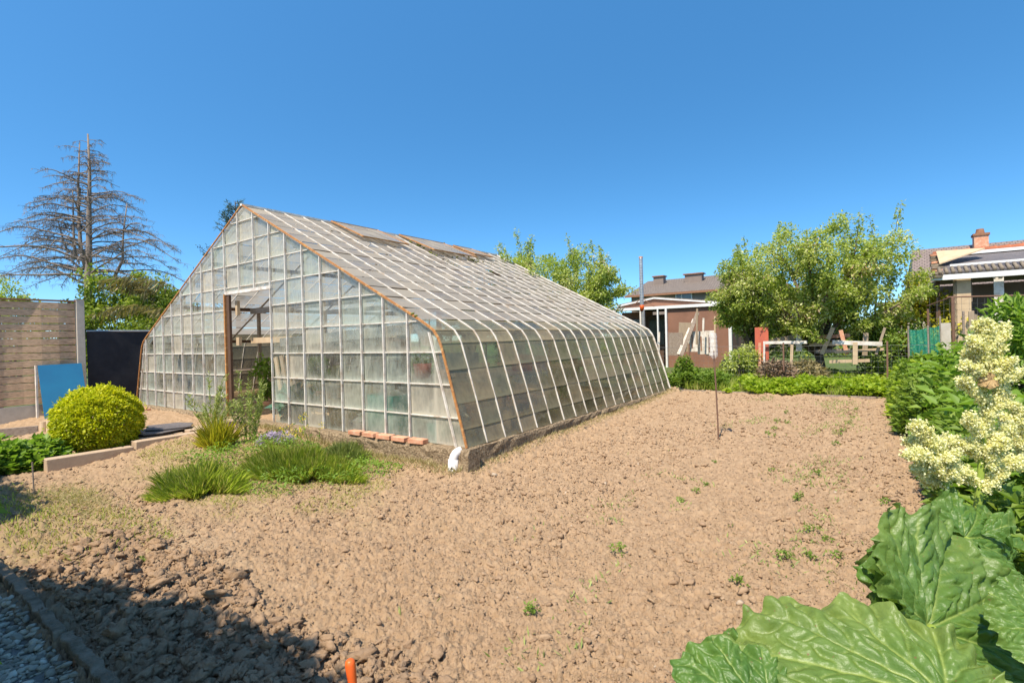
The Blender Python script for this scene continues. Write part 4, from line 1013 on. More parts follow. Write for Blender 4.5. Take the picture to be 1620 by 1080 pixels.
# ------------------------------------------------------------------ rhubarb: big ruffled leaves and cream flower plumes
def leafblademat(name, c0, c1, veinc):
    m, t, o = newmat(name); p = t.nodes.new('ShaderNodeBsdfPrincipled'); p.inputs['Roughness'].default_value = .4; p.inputs['Specular IOR Level'].default_value = .4
    a = ramp(t, noise(t, 7, 5, .6), [(.3, c0), (.7, c1)])
    a = mixc(t, mathn(t, 'MULTIPLY', attr(t, 'age'), .7), a, (.27, .31, .075))
    a = mixc(t, mathn(t, 'MULTIPLY', attr(t, 'vein'), .75), a, veinc)
    a = mixc(t, ramp(t, noise(t, 75, 3, .5), [(.70, (0, 0, 0)), (.74, (1, 1, 1))]), a, (.20, .13, .05)); a = mixc(t, mathn(t, 'MULTIPLY', ramp(t, noise(t, 26, 6, .75), [(.5, (0, 0, 0)), (.8, (1, 1, 1))]), .5), a, (.06, .12, .03))
    t.links.new(a, p.inputs['Base Color']); nb = mathn(t, 'ADD', noise(t, 60, 4, .6), mathn(t, 'MULTIPLY', noise(t, 18, 3, .5), 1.5))
    t.links.new(bump(t, nb, .5, .006), p.inputs['Normal'])
    tr = t.nodes.new('ShaderNodeBsdfTranslucent'); t.links.new(mixc(t, 1.0, a, (1.5, 1.6, .45), 'MULTIPLY'), tr.inputs[0])
    mx = t.nodes.new('ShaderNodeMixShader'); mx.inputs[0].default_value = .32
    t.links.new(p.outputs[0], mx.inputs[1]); t.links.new(tr.outputs[0], mx.inputs[2]); t.links.new(mx.outputs[0], o.inputs[0]); return m
BLADE = leafblademat('rhubarb_leaf', (.065, .15, .024), (.115, .21, .036), (.33, .40, .10))
def blade(root, J, tip, nrm, width=.8, seed=0, ruffle=.05, droop=.25, fold=.25, age=0.0, cup=0.0, pm=150, name='leaf', bulge=.026):
    J = np.array(J, float); T_ = np.array(tip, float); L = np.linalg.norm(T_-J); X = (T_-J)/L; N = np.array(nrm, float); N = N-X*N.dot(X); N /= np.linalg.norm(N); Yv = np.cross(N, X)
    nr_, nf = 74, 260; rho = np.linspace(0.0, 1, nr_)**.85; phi = np.linspace(-R(pm), R(pm), nf); RH, PH = np.meshgrid(rho, phi, indexing='ij')
    r = np.random.default_rng(seed); ph = r.random(8)*6.28
    out = (.60+.33*np.cos(PH)+.09*np.exp(-(PH/.22)**2))*(1+.035*np.sin(9*PH+ph[0])+.03*np.sin(17*PH+ph[1])+.018*np.sin(37*PH+ph[2]))
    x = RH*out*np.cos(PH); y = RH*out*np.sin(PH)*width
    # veins
    z = np.zeros_like(x); vein = np.zeros_like(x); ang = [0, R(30), -R(30), R(62), -R(62), R(100), -R(100)]
    bd = np.full_like(x, 9.0); bs = np.zeros_like(x); sgn = np.zeros_like(x)
    for i, a in enumerate(ang):
        cx, cy = math.cos(a), math.sin(a)*width; l = math.hypot(cx, cy); cx /= l; cy /= l
        curve = .10*math.sin(a)*RH**2
        s = x*cx+y*cy; d = -x*cy+y*cx+curve*.6; d = np.where(s > 0, d, 9)
        wv = (.0105 if i == 0 else .0075)*(1.15-.8*RH)
        vein = np.maximum(vein, np.exp(-(d/wv)**2)); z -= .020*np.exp(-(d/.022)**2)*(1-.6*RH)
        k = np.abs(d) < np.abs(bd); bs = np.where(k, s, bs); sgn = np.where(k, i, sgn); bd = np.where(k, d, bd)
    q = (bs-np.abs(bd)*1.15+.012*np.sin(bs*40+ph[3])+.03*sgn)/.135; fr = q-np.floor(q); dd = np.minimum(fr, 1-fr)
    v2 = np.exp(-(dd*.135/.0052)**2)*np.clip(1.2-np.abs(bd)*4.5, 0, 1)*(RH > .12)
    vein = np.maximum(vein, .55*v2); z += bulge*(1-np.exp(-(dd/.18)**2)) * np.clip(np.abs(bd)*16, 0, 1)
    u1 = fbm(x*9+seed, y*9+3, 5, 4)-.5; u2 = fbm(x*22+seed, y*22+3, 6, 3)-.5; z += .065*u1*RH+.022*u2
    rf = ruffle*RH**3.2*(np.sin(10*PH+ph[4]+u1*3)+.8*np.sin(19*PH+ph[5]+u1*5)+.6*np.sin(33*PH+ph[6]+u1*4)); z += rf
    z += fold*np.abs(y)-droop*RH**2*np.abs(x)-cup*y*y
    z *= 1; x2 = x-.25*droop*RH**3*np.clip(x, 0, 1)
    V = J+L*(x2[..., None]*X+y[..., None]*Yv+z[..., None]*N)
    m_ = np.array(parent_world(root).inverted()); V = V.reshape(-1, 3) @ m_[:3, :3].T+m_[:3, 3]
    i = np.arange(nr_-1)[:, None]*nf+np.arange(nf-1)[None]; Fc = np.stack([i, i+nf, i+nf+1, i+1], -1).reshape(-1, 4)
    ag = np.clip(age*(RH**2)*(fbm(x*3, y*3, seed, 3)+.3)+.15*age, 0, 1)
    me = npmesh(name, V, Fc, True, {'vein': vein.ravel(), 'age': ag.ravel()}); o = link(name, me, BLADE, root)
    return o, J
def stalk(root, a, b, r1, r2, mat='stalk', bend=(0, 0, .05)):
    tb = MB(); pts = bez(a, b, bend, 9); tb.tube(pts, [r1+(r2-r1)*i/8 for i in range(9)], 10)
    return tb.build('leaf_stalk', LMsolid(mat), root, True)
def rhubarb():
    c = pd(1530, 1060, 1.55); c.z = .05
    root = empty('rhubarb', c, 0, 'big rhubarb plant with broad ruffled leaves filling the lower right corner', 'rhubarb')
    UPV = Vector((0, 0, 1)); CAMV = Vector((0, -1, 0))
    def lf(j, jY, t, tY, nrm, **k):
        J = pd(*j, jY); Tp = pd(*t, tY); o, _ = blade(root, J, Tp, nrm, **k)
        stalk(root, Vector((c.x+random.uniform(-.12, .12), c.y+random.uniform(-.1, .1), .05)), J, .017, .010)
    # broad leaf across the corner, its tip to the left
    lf((1500, 1100), 1.03, (1122, 1000), 1.20, (-.05, -.36, .94), width=.66, seed=3, ruffle=.030, droop=.10, fold=.05, age=.8)
    # lower left leaf, mostly cut by the frame
    lf((1225, 1160), 1.02, (1072, 1022), 1.14, (-.15, -.36, .9), width=.9, seed=5, ruffle=.04, droop=.12, fold=.08, age=.1)
    # leaf tip folded between them
    lf((1330, 1095), 1.24, (1128, 992), 1.42, (-.2, -.45, .85), width=.75, seed=7, ruffle=.06, droop=.25, fold=.12, age=.1)
    # upright crumpled leaf behind
    lf((1474, 992), 1.30, (1500, 845), 1.52, (.10, -.90, .36), width=1.0, seed=9, ruffle=.045, droop=-.05, fold=.16, age=.4, bulge=.032)
    lf((1455, 985), 1.38, (1408, 862), 1.58, (.25, -.80, .5), width=.8, seed=11, ruffle=.05, droop=.1, fold=.15, age=.15)
    # leaf at the right edge
    lf((1670, 1000), 1.22, (1572, 985), 1.22, (-.25, -.65, .72), width=1.2, seed=13, ruffle=.06, droop=.2, fold=.1, age=.3)
    lf((1480, 1000), 1.33, (1572, 880), 1.55, (-.25, -.85, .4), width=.8, seed=14, ruffle=.05, droop=.15, fold=.1, age=.2)
    # shaded leaves underneath
    lf((1590, 1120), 1.22, (1560, 985), 1.55, (.1, -.6, .7), width=1.3, seed=15, ruffle=.05, droop=.1, fold=.1)
    lf((1420, 1075), 1.42, (1330, 1010), 1.55, (.0, -.5, .85), width=1.4, seed=17, ruffle=.05, droop=.2, fold=.1)
    lf((1330, 1180), 1.25, (1270, 1060), 1.4, (.0, -.5, .85), width=1.4, seed=18, ruffle=.05, droop=.2, fold=.1)
    lf((1540, 1010), 1.7, (1400, 960), 1.85, (.0, -.5, .85), width=1.2, seed=19, ruffle=.05, droop=.2, fold=.1)
    # ragged leaves further back by the flower stems
    lf((1545, 845), 1.95, (1455, 800), 2.2, (-.2, -.6, .75), width=1.0, seed=21, ruffle=.07, droop=.25, fold=.12, age=.1)
    lf((1530, 850), 1.9, (1615, 845), 2.0, (.1, -.7, .6), width=.9, seed=23, ruffle=.07, droop=.3, fold=.1, age=.1)
    lf((1590, 860), 2.1, (1505, 815), 2.5, (0, -.5, .8), width=1.0, seed=25, ruffle=.07, droop=.3, fold=.1, age=.1)
    # thick yellow green flower stems and plumes
    def plume(path, Y0, clusters, seed, label):
        pts = [pd(x, y, Y0) for x, y in path]; base = pts[0].copy(); r_ = np.random.default_rng(seed); rr = random.Random(seed)
        tb = MB(); n = len(pts); tb.tube([Vector((base.x+.02, base.y, .05))]+pts, [.019]+[.016-.011*i/(n-1) for i in range(n)], 9); tb.build('flower_stem', LMsolid('stalk'), root, True)
        P = []; bs = MB()
        for (x0, y0, x1, y1, rad, cnt, dY) in clusters:       # side branches: from the stem outwards, flowers thick along them
            a, b_ = pd(x0, y0, Y0), pd(x1, y1, Y0+dY); mid = bez(a, b_, (0, 0, .03), 6); bs.tube(mid, [.005, .0045, .004, .003, .0025, .002], 5)
            nb_ = max(4, int(cnt/60))
            for q in range(nb_):
                t = rr.uniform(.12, 1.0)*5; i = min(int(t), 4); s = mid[i].lerp(mid[i+1], t-i); l = rad*rr.uniform(.5, 1.5)*(1.15-.10*t)
                d = Vector((rr.gauss(0, 1), rr.gauss(0, 1), rr.gauss(.7, .6))).normalized()*l; e = s+d; bs.tube([s, e], [.002, .001], 4)
                m = int(1.5*cnt/nb_); tt = .1+.95*r_.random(m)**.8
                P.append(np.array(s)[None]+tt[:, None]*np.array(d)[None]+r_.normal(size=(m, 3))*.0075)
        bs.build('flower_branch', LMsolid('stalk'), root)
        P = np.concatenate(P); leafmesh('flower_plume', P, rdir(len(P)), rdir(len(P)), .0095, .0095, LM['cream'], root, None, .25, .2)
    k = 1.0
    plume([(1537, 850), (1548, 790), (1552, 740), (1556, 690), (1564, 640), (1566, 590), (1566, 550), (1560, 520)], 2.15,
          [(1560, 560, 1556, 512, .035, 2600, 0), (1565, 580, 1590, 520, .032, 2200, .03), (1565, 590, 1536, 540, .032, 2200, -.03), (1566, 600, 1528, 562, .032, 2000, .05), (1566, 610, 1600, 575, .035, 2400, -.05), (1565, 620, 1526, 578, .03, 1800, -.05),
           (1564, 640, 1608, 590, .036, 2200, .05), (1562, 650, 1520, 600, .03, 1200, -.04), (1560, 660, 1592, 625, .03, 1500, 0),
           (1556, 690, 1570, 640, .028, 1300, .0), (1555, 700, 1530, 660, .028, 1300, -.05), (1553, 710, 1600, 680, .035, 2200, .05), (1552, 730, 1500, 700, .038, 2600, .0), (1552, 740, 1590, 700, .035, 2400, -.05), (1550, 750, 1620, 735, .035, 2300, .05), (1548, 770, 1500, 745, .035, 2200, -.05), (1548, 775, 1585, 755, .034, 1800, 0)], 5, '')
    plume([(1522, 850), (1508, 800), (1490, 750), (1478, 720), (1462, 690)], 2.05,
          [(1478, 720, 1450, 675, .035, 2300, 0), (1482, 735, 1438, 700, .035, 2300, .05), (1486, 745, 1436, 722, .035, 2300, -.05), (1490, 752, 1450, 745, .035, 2300, 0), (1492, 755, 1480, 700, .03, 1800, .05), (1496, 765, 1510, 720, .034, 2000, -.05), (1498, 770, 1470, 765, .03, 1400, .05)], 6, '')
    plume([(1640, 850), (1630, 760), (1622, 690), (1612, 650)], 2.4,
          [(1622, 690, 1600, 640, .036, 1800, 0), (1622, 700, 1590, 660, .036, 1700, 0), (1622, 720, 1640, 650, .036, 1500, 0), (1624, 730, 1610, 700, .036, 1400, 0)], 7, '')
    # reddish withered leaves on the stem
    for (j, t, Y) in (((1570, 600), (1550, 607), 2.1),):
        o, _ = blade(root, pd(*j, Y), pd(*t, Y), (0, -.9, .3), width=.9, seed=31, ruffle=.1, name='withered_leaf'); o.data.materials.clear(); o.data.materials.append(solid('withered_leaf', (.42, .30, .14), (.30, .19, .08), .8, 30))
rhubarb()
# ------------------------------------------------------------------ left: wooden fence, netting, board, slab path
def wfence():
    f = empty('wooden_fence', W(-10.02, -1.6, .12), ROTW, 'weathered horizontal board fence panel beside the concrete post at the left edge', 'fence')
    z = .42; k = 0
    while z < 2.46:
        b = MB(); n = 12; off = .028 if k % 2 else -.024; vs = []; fs = []
        for i in range(n+1):
            v = -4.2+3.33*i/n; q = -10.0+off*math.cos(i*1.57*.95+k*math.pi)+random.uniform(-.002, .002); dz = .004*math.sin(i*.9+k)
            for a, c in ((0, 0), (.018, .006), (.018, .132), (0, .138)): vs.append(W(q+a, v, z+c+dz))
        for i in range(n):
            for j in range(4): fs.append((i*4+j, i*4+(j+1) % 4, i*4+4+(j+1) % 4, i*4+4+j))
        b.add(vs, fs); b.build('board', MT['fencewood'], f); z += .148; k += 1
    for v in (-4.0, -3.15, -2.02, -.95):
        MB().wbox(-10.055, -10.03, v-.03, v+.03, .40, 2.52).build('batten', MT['wood'], f)
    MB().wbox(-10.07, -9.96, -4.3, -.86, 2.505, 2.535).build('top_rail', MT['rustdark'], f)
    MB().wbox(-10.06, -9.99, -4.3, -.86, -.1, .405).build('gravel_board', MT['concpost'], f)
    b = MB(); b.prism([W(-10.09, -.86, -.1), W(-9.95, -.86, -.1), W(-9.95, -.72, -.1), W(-10.09, -.72, -.1)], (0, 0, 2.66)); b.build('post', MT['concpost'], f, bevel=.01)
MT['fencewood'] = solid('fence_board', (.68, .46, .29), (.50, .335, .205), .85, 4, c3=(.22, .14, .08), bmp=.5, bscale=16, stretch=(3, 3, 22))
wfence()
def netting():
    n, m = 90, 26; vs = []; fs = []
    for i in range(n+1):
        v = -.68+9.2*i/n
        for j in range(m+1):
            z = .08+1.80*j/m; q = -10.02+.022*math.sin(i*.55+.4*math.sin(j*.5))*(1-.3*j/m); vs.append(W(q, v, z))
    for i in range(n):
        for j in range(m): a = i*(m+1)+j; fs.append((a, a+1, a+m+2, a+m+1))
    r_ = empty('netting_screen', W(-10.05, 3.5, .1), ROTW, 'black shade netting stretched between the wooden fence and the greenhouse', 'screen')
    b = MB(); b.add(vs, fs); b.build('netting', MT['net'], r_, True)
    MB().tube([W(-10.03, -.68, 1.89), W(-10.03, 8.5, 1.89)], .018, 8).build('top_rail', MT['galv'], r_)
    for v in (-.45, 2.0, 4.5, 7.0): MB().tube([W(-10.07, v, 0), W(-10.07, v, 2.3 if v in (2.0,) else 1.95)], .02, 8).build('post', MT['galv'], r_)
netting()
v0, zt = pw(62, 578, -9.72); v1, _ = pw(132, 577, -9.72); vb, zb = pw(66, 663, -9.45)
b = MB(); hb = .12; A_ = [W(-9.42, v0+.0, hb), W(-9.42, v1, hb), W(-9.84, v1, zt+.01), W(-9.84, v0, zt)]
b.prism(A_, WX.to_3d()*-.025); o = b.build('blue_board', MT['blue']); tag(o, 'bright blue panel leaning against the wooden fence', 'panel')
b = MB(); b.wbox(-9.9, -9.83, v0-.035, v0-.005, .10, zt); o = b.build('white_batten', MT['white']); tag(o, 'narrow white batten standing at the left edge of the blue panel', 'batten')
for i, (px, lab) in enumerate(((69, 'left one of two short wooden log stubs below the blue panel'), (79, 'right one of two short wooden log stubs below the blue panel'))):
    q = pd(px, 670, 8.6); b = MB(); g = .12; b.tube([(q.x, q.y, .0), (q.x, q.y, .20), (q.x, q.y, .30)], [.055, .054, .052], 12); o = b.build('log_stub', MT['woodnew']); tag(o, lab, 'log')
b = MB(); a, c = pd(-60, 684, 8.2), pd(60, 677, 8.7); b.beam((a.x, a.y, .15), (c.x, c.y, .15), .07, .13); o = b.build('timber_edging', MT['wood']); tag(o, 'low timber edging in front of the fence gravel at the left edge', 'edging')
# slab path: concrete edging lengths, stepping slabs, slates
def slab(w0, w1, v0, v1, z0, z1, mat, lab, name, cat, grp=None, rz=0, bev=.008):
    b = MB(); c = W((w0+w1)/2, (v0+v1)/2, (z0+z1)/2); b.box(c, (w1-w0, v1-v0, z1-z0), ROTW+rz); b.rough(.006, int(c.x*100)); o = b.build(name, mat, bevel=bev); tag(o, lab, cat, grp); return o
MT['slabm'] = solid('sandy_concrete', (.48, .36, .25), (.40, .29, .20), .92, 9, bmp=.5)
slab(-4.44, -4.28, -2.60, -1.72, 0, .19, MT['slabm'], 'near length of the pale concrete path edging in front of the box shrub', 'edging_slab', 'edging')
slab(-4.46, -4.30, -1.70, -.62, .08, .24, MT['slabm'], 'far length of the pale concrete path edging, ending by the yellow green clump', 'edging_slab', 'edging', rz=R(1.5))
slab(-4.98, -4.60, -1.55, -1.0, .12, .235, MT['slabm'], 'flat concrete slab under the dark slates', 'paving_slab', 'slab', rz=R(3))
slab(-4.95, -4.50, -.95, -.45, .14, .255, MT['slabm'], 'concrete slab on the path just before the greenhouse door', 'paving_slab', 'slab', rz=R(-2))
slab(-5.25, -4.72, -.42, -.12, .18, .28, MT['slabm'], 'step slab against the greenhouse door threshold', 'paving_slab', 'slab')
for i, (w, v, a, lab) in enumerate(((-4.9, -1.25, 12, 'lower dark slate sheet lying on the concrete slab'), (-5.02, -1.02, -20, 'upper dark slate with a broken corner on top of the other slate'))):
    b = MB(); c = W(w, v, .262+i*.022); m = Matrix.Rotation(ROTW+R(a), 3, 'Z'); poly = [c+m @ Vector((x, y, 0)) for x, y in ((-.30, -.28), (.22, -.30), (.33, -.10), (.28, .26), (-.12, .31), (-.33, .12))]
    b.prism(poly, (0, 0, .014)); o = b.build('slate', MT['slate']); tag(o, lab, 'slate', 'slates on the slab path')
# short wire stick by the left crop
b = MB(); q = pd(54, 781, 5.35); b.tube([(q.x, q.y, -.05), (q.x-.01, q.y, .33)], .007, 6); o = b.build('marker_stick', MT['wood']); tag(o, 'thin short stick standing beside the leafy crop at the left', 'stick')
# white drain pipe with elbow by the corner of the base wall
w, v = pz(716, 752, .0); g = W(w, v, -.02); pr = empty('drain_pipe', g, 0, 'short white plastic drain pipe with elbow at the near greenhouse corner', 'pipe')
tp = pd(722, 718, g.y+.10); tb = MB(); p0 = g+Vector((0, 0, -.05)); p1 = g+Vector((.012, 0, .20)); tb.tube([p0, p1], .057, 20); tb.build('collar', MT['pvc'], pr, True)
tb = MB(); tb.tube([p1+Vector((0, 0, -.05)), p1+Vector((.002, 0, .0)), p1+Vector((.010, .004, .030)), p1+Vector((.028, .012, .058)), p1+Vector((.055, .022, .078)), p1+Vector((.09, .035, .088))], .050, 18); tb.build('elbow', MT['pvc'], pr, True)
b = MB(); c = p0.lerp(p1, .66)+Vector((-.012, -.0580, 0)); b.prism([c+Vector((-.012, 0, -.012)), c+Vector((.016, 0, -.010)), c+Vector((.004, 0, .022))], (0, -.002, 0)); b.build('printed_mark', solid('black_print', (.02, .02, .02)), pr)
# bottle topped stick on the bed, and its companions
w, v = pz(1137, 695, .11); g = W(w, v, Tf(w, v)); st = empty('bottle_stick', g, 0, 'rusty stick topped with a ribbed clear plastic bottle standing in the bare bed', 'stick')
topp = pd(1129, 555, g.y-.02); tb = MB(); tb.tube(bez(g-Vector((0, 0, .1)), topp, (.01, 0, 0), 5), .010, 7); tb.build('stick', MT['rustpole'] if 'rustpole' in MT else MT.setdefault('rustpole', solid('rust_pole', (.20, .11, .07), (.14, .075, .05), .8, 20)), st)
bt, t_, o_ = newmat('clear_plastic'); p_ = t_.nodes.new('ShaderNodeBsdfPrincipled'); p_.inputs['Base Color'].default_value = (.75, .75, .72, 1); p_.inputs['Roughness'].default_value = .2; tr_ = t_.nodes.new('ShaderNodeBsdfTransparent'); mx_ = t_.nodes.new('ShaderNodeMixShader'); mx_.inputs[0].default_value = .25
t_.links.new(tr_.outputs[0], mx_.inputs[1]); t_.links.new(p_.outputs[0], mx_.inputs[2]); t_.links.new(mx_.outputs[0], o_.inputs[0]); MT['plastic'] = bt
tb = MB(); n = 24; d = (topp-g).normalized(); b0 = topp-d*.10; pts = [b0+d*(.34*i/n) for i in range(n+1)]; tb.tube(pts, [.022, .03, .042]+[.050+.0035*math.sin(i*1.6) for i in range(n-4)]+[.045, .03], 16); tb.build('bottle', bt, st, True)
# dark plate standing in for the bottle's cast shadow on the soil
w, v = pz(1154, 682, .12); g = W(w, v, Tf(w, v)+.03); b = MB(); b.box(g, (.10, .09, .012), .4, rot=Matrix.Rotation(.5, 3, 'X') @ Matrix.Rotation(.5, 3, 'Z')); o = b.build('shadow_plate', MT['net']); tag(o, 'small black square standing in for the bottle shadow on the soil', 'shadow plate')
# orange tool handle in the foreground
a = pd(553, 1042, 1.75); g = a+Vector((.05, -.02, -.42)); tl = empty('garden_tool', Vector((g.x, g.y, 0)), 0, 'orange handled garden tool standing in the dug soil at the bottom edge', 'tool')
MT['orange'] = solid('orange_plastic', (.78, .13, .02), (.62, .09, .015), .4, 9, bmp=.1); q = a.lerp(g, .32); tb = MB(); dv = (q-a); tb.tube([a, a+dv*.04, a+dv*.12, a+dv*.4, a+dv*.7, q], [.008, .015, .018, .0165, .014, .013], 14); tb.build('handle', MT['orange'], tl, True)
tb = MB(); tb.tube([q, g], [.008, .008], 8); g2 = Vector((g.x+.02, g.y, -.03)); tb.tube([g, g2], [.008, .012], 8); tb.build('shaft', MT['rustdark'], tl)
# ------------------------------------------------------------------ bed edging board on the far side
b = MB(); b.wbox(.1, 4.3, 7.16, 7.20, .0, .262); o = b.build('edging_board', MT['wood']); tag(o, 'low grey edging board along the far side of the bare bed', 'edging')
# ------------------------------------------------------------------ wire fence
MT['rustpole'] = MT.get('rustpole') or solid('rust_pole', (.20, .11, .07), (.14, .075, .05), .8, 20)
fv = 8.35
wf = empty('wire_fence', W(2.2, fv, .24), ROTW, 'low square mesh wire fence on rusty stakes beyond the bare bed', 'fence')
for px in (1040, 1090, 1239, 1403, 1560):
    w, _ = pv(px, 560, fv); tb = MB(); tb.beam(W(w, fv, .1), W(w+.01, fv, 1.26), .03, .03); tb.build('stake', MT['rustpole'], wf)
tb = MB()
for k in range(9):
    z = .30+.11*k; tb.tube([W(-1.0+.68*i, fv+.01, z+.008*math.sin(i*2+k)) for i in range(11)], .0016 if k < 8 else .0032, 4)
for i in range(62): w = -1.0+.11*i; tb.tube([W(w, fv+.01, .28), W(w, fv+.01, 1.18)], .0015, 3)
tb.build('wire_mesh', MT['wire'], wf)
# ------------------------------------------------------------------ brown shed
MT['brownwall'] = solid('brown_render', (.27, .135, .085), (.19, .095, .06), .85, 1.6, bmp=.3)
MT['darkglass'] = solid('dark_window', (.10, .10, .085), (.05, .055, .05), .15, 3, bmp=0, spec=.8)
MT['tile_brown'] = None
def tilemat(name, c1, c2, sx, sy):
    m, t, o = newmat(name); p = t.nodes.new('ShaderNodeBsdfPrincipled'); p.inputs['Roughness'].default_value = .85
    tc = t.nodes.new('ShaderNodeTexCoord'); br = t.nodes.new('ShaderNodeTexBrick'); mp = t.nodes.new('ShaderNodeMapping'); mp.inputs['Scale'].default_value = (sx, sy, 1)
    t.links.new(tc.outputs['UV'], mp.inputs[0]); t.links.new(mp.outputs[0], br.inputs['Vector']); br.inputs['Scale'].default_value = 1; br.inputs['Mortar Size'].default_value = .045; br.inputs['Brick Width'].default_value = .5; br.inputs['Row Height'].default_value = .5
    br.inputs['Color1'].default_value = (*c1, 1); br.inputs['Color2'].default_value = (*c2, 1); br.inputs['Mortar'].default_value = (*[k*.45 for k in c1], 1)
    c = mixc(t, mathn(t, 'MULTIPLY', noise(t, 1.2, 5, .7), .5), br.outputs['Color'], tuple(k*.7 for k in c2)); t.links.new(c, p.inputs['Base Color']); t.links.new(bump(t, br.outputs['Fac'], .8, .02), p.inputs['Normal']); t.links.new(p.outputs[0], o.inputs[0]); return m
MT['tile_brown'] = tilemat('brown_roof_tiles', (.20, .145, .12), (.245, .185, .155), 3, 3)
MT['tile_grey'] = tilemat('grey_brown_roof_tiles', (.16, .125, .10), (.22, .175, .14), 3, 3)
MT['brickwall'] = tilemat('brick_wall', (.30, .20, .14), (.36, .26, .19), 5, 8)
def slabroof(parent, name, pts, th, mat, uvs=(1, 1)):    # a sloping roof sheet with real thickness and tile UVs in metres
    a, b_, c, d = [Vector(p) for p in pts]; n = (b_-a).cross(d-a).normalized(); n = n if n.z > 0 else -n
    V = [a, b_, c, d]+[p-n*th for p in (a, b_, c, d)]; F = [(0, 1, 2, 3), (7, 6, 5, 4), (0, 4, 5, 1), (1, 5, 6, 2), (2, 6, 7, 3), (3, 7, 4, 0)]
    inv = parent_world(parent).inverted(); me = bpy.data.meshes.new(name); me.from_pydata([tuple(inv @ p) for p in V], [], F); ul = me.uv_layers.new(name='UVMap')
    l1, l2 = (b_-a).length, (d-a).length; uv = {0: (0, 0), 1: (l1, 0), 2: (l1, l2), 3: (0, l2), 4: (0, 0), 5: (l1, 0), 6: (l1, l2), 7: (0, l2)}
    ul.data.foreach_set('uv', [q for l in me.loops for q in uv[l.vertex_index]]); me.update(); return link(name, me, mat, parent)
def brown_shed():
    v = 15.0; z0 = .25; wl, zf = pv(968, 493, v); wr, _ = pv(1157, 490, v); wm, _ = pv(1053, 492, v)
    s = empty('brown_shed', W((wl+wr)/2, v+2, z0), ROTW, 'brown rendered garden shed with white fascia beyond the flue pipe', 'shed')
    zt = zf
    MB().wbox(wm, wr, v, v+.12, z0-.2, zt-.02).build('front_wall', MT['brownwall'], s)
    MB().wbox(wl, wm-.9, v+1.0, v+1.1, z0-.2, zt-.02).build('recessed_wall', MT['brownwall'], s)
    MB().wbox(wl, wr, v+4.0, v+4.12, z0-.2, zt-.05).build('rear_wall', MT['brownwall'], s)
    MB().wbox(wr-.12, wr, v+.13, v+3.99, z0-.2, zt-.02).build('side_wall', MT['brownwall'], s)
    MB().wbox(wl, wl+.12, v+1.11, v+3.99, z0-.2, zt-.02).build('side_wall', MT['brownwall'], s)
    # sloping brown attic front and pale roof edge
    a0, za = pv(978, 486, v+.3); a1, zb_ = pv(1036, 473, v+.3); a2, zc = pv(1152, 481, v+.3)
    b = MB(); b.prism([W(wl, v+.25, zt+.08), W(wr, v+.25, zt+.08), W(a2, v+.25, zc), W(a1, v+.25, zb_), W(a0, v+.25, za)], VX.to_3d()*3.6); b.build('attic', MT['brownwall'], s)
    for (p0, q0, p1, q1) in ((a0, za, a1, zb_), (a1, zb_, a2, zc)):
        b = MB(); b.beam(W(p0, v+.2, q0+.03), W(p1, v+.2, q1+.03), .06, .05); b.build('verge', MT['white_clean'], s)
        b = MB(); b.prism([W(p0, v+.18, q0+.06), W(p1, v+.18, q1+.06), W(p1, v+.18, q1+.09), W(p0, v+.18, q0+.09)], VX.to_3d()*3.8); b.build('roof', MT['concrete'], s)
    MB().wbox(wl-.05, wr+.1, v-.10, v+.24, zt, zt+.11).build('fascia', MT['white_clean'], s)
    for px, wd in ((1054, .07), (1155, .10), (1041, .05)):
        w, _ = pv(px, 520, v-.1); MB().wbox(w-wd/2, w+wd/2, v-.12, v-.03, z0-.2, zt-.003).build('white_post', MT['white_clean'], s)
    w0, w1 = wm-1.1, wm-.25
    MB().wbox(w0, w1, v+.9, v+.96, z0, 2.25).build('door', MT['wooddark'], s); MB().wbox(w0+.12, w1-.12, v+.87, v+.895, 1.1, 2.1).build('door_glass', MT['darkglass'], s)
    MB().wbox(wl+.3, w0-.3, v+.93, v+.99, 1.1, 2.15).build('window', MT['darkglass'], s)
    for w in (w0-.06, w1+.06, wm-.12): MB().wbox(w-.05, w+.05, v+.80, v+.86, z0, 2.36).build('timber_post', MT['wood'], s)
brown_shed()
# small tilted white lamp-like gutter end on the shed roof is a short white downpipe
def flue():
    v = 12.2; w, z = pv(1017, 545, v); s = empty('flue_pipe', W(w, v, .25), 0, 'tall galvanised spiral flue pipe with an orange collar on posts', 'flue')
    _, zt = pv(1015, 408, v); _, zo = pv(1017, 485, v); _, zp = pv(1017, 497, v)
    tb = MB(); n = 70; pts = [W(w, v, zo+.05+(zt-zo-.05)*i/n) for i in range(n+1)]; tb.tube(pts, [.062+(.004 if i % 4 < 1 else 0) for i in range(n+1)], 18); tb.build('spiral_duct', MT['galv'], s, True)
    MB().tube([W(w, v, zt), W(w, v, zt+.045)], .068, 18).build('cap_ring', MT['brick'], s)
    MB().tube([W(w, v, zo-.14), W(w, v, zo), W(w, v, zo+.05)], [.062, .075, .07], 18).build('collar', MT['orange'], s, True)
    MB().wbox(w-.075, w-.02, v-.04, v+.04, .1, zo-.14).build('post', MT['white'], s); MB().wbox(w+.0, w+.08, v-.03, v+.04, .1, zo-.10).build('post', MT['galv'], s)
    for dx, dz in ((-.30, -.16), (.42, -.24)): MB().beam(W(w+dx, v, zo+dz+.22), W(w, v, zo+.30), .02, .02).build('stay', MT['rustdark'], s)
flue()
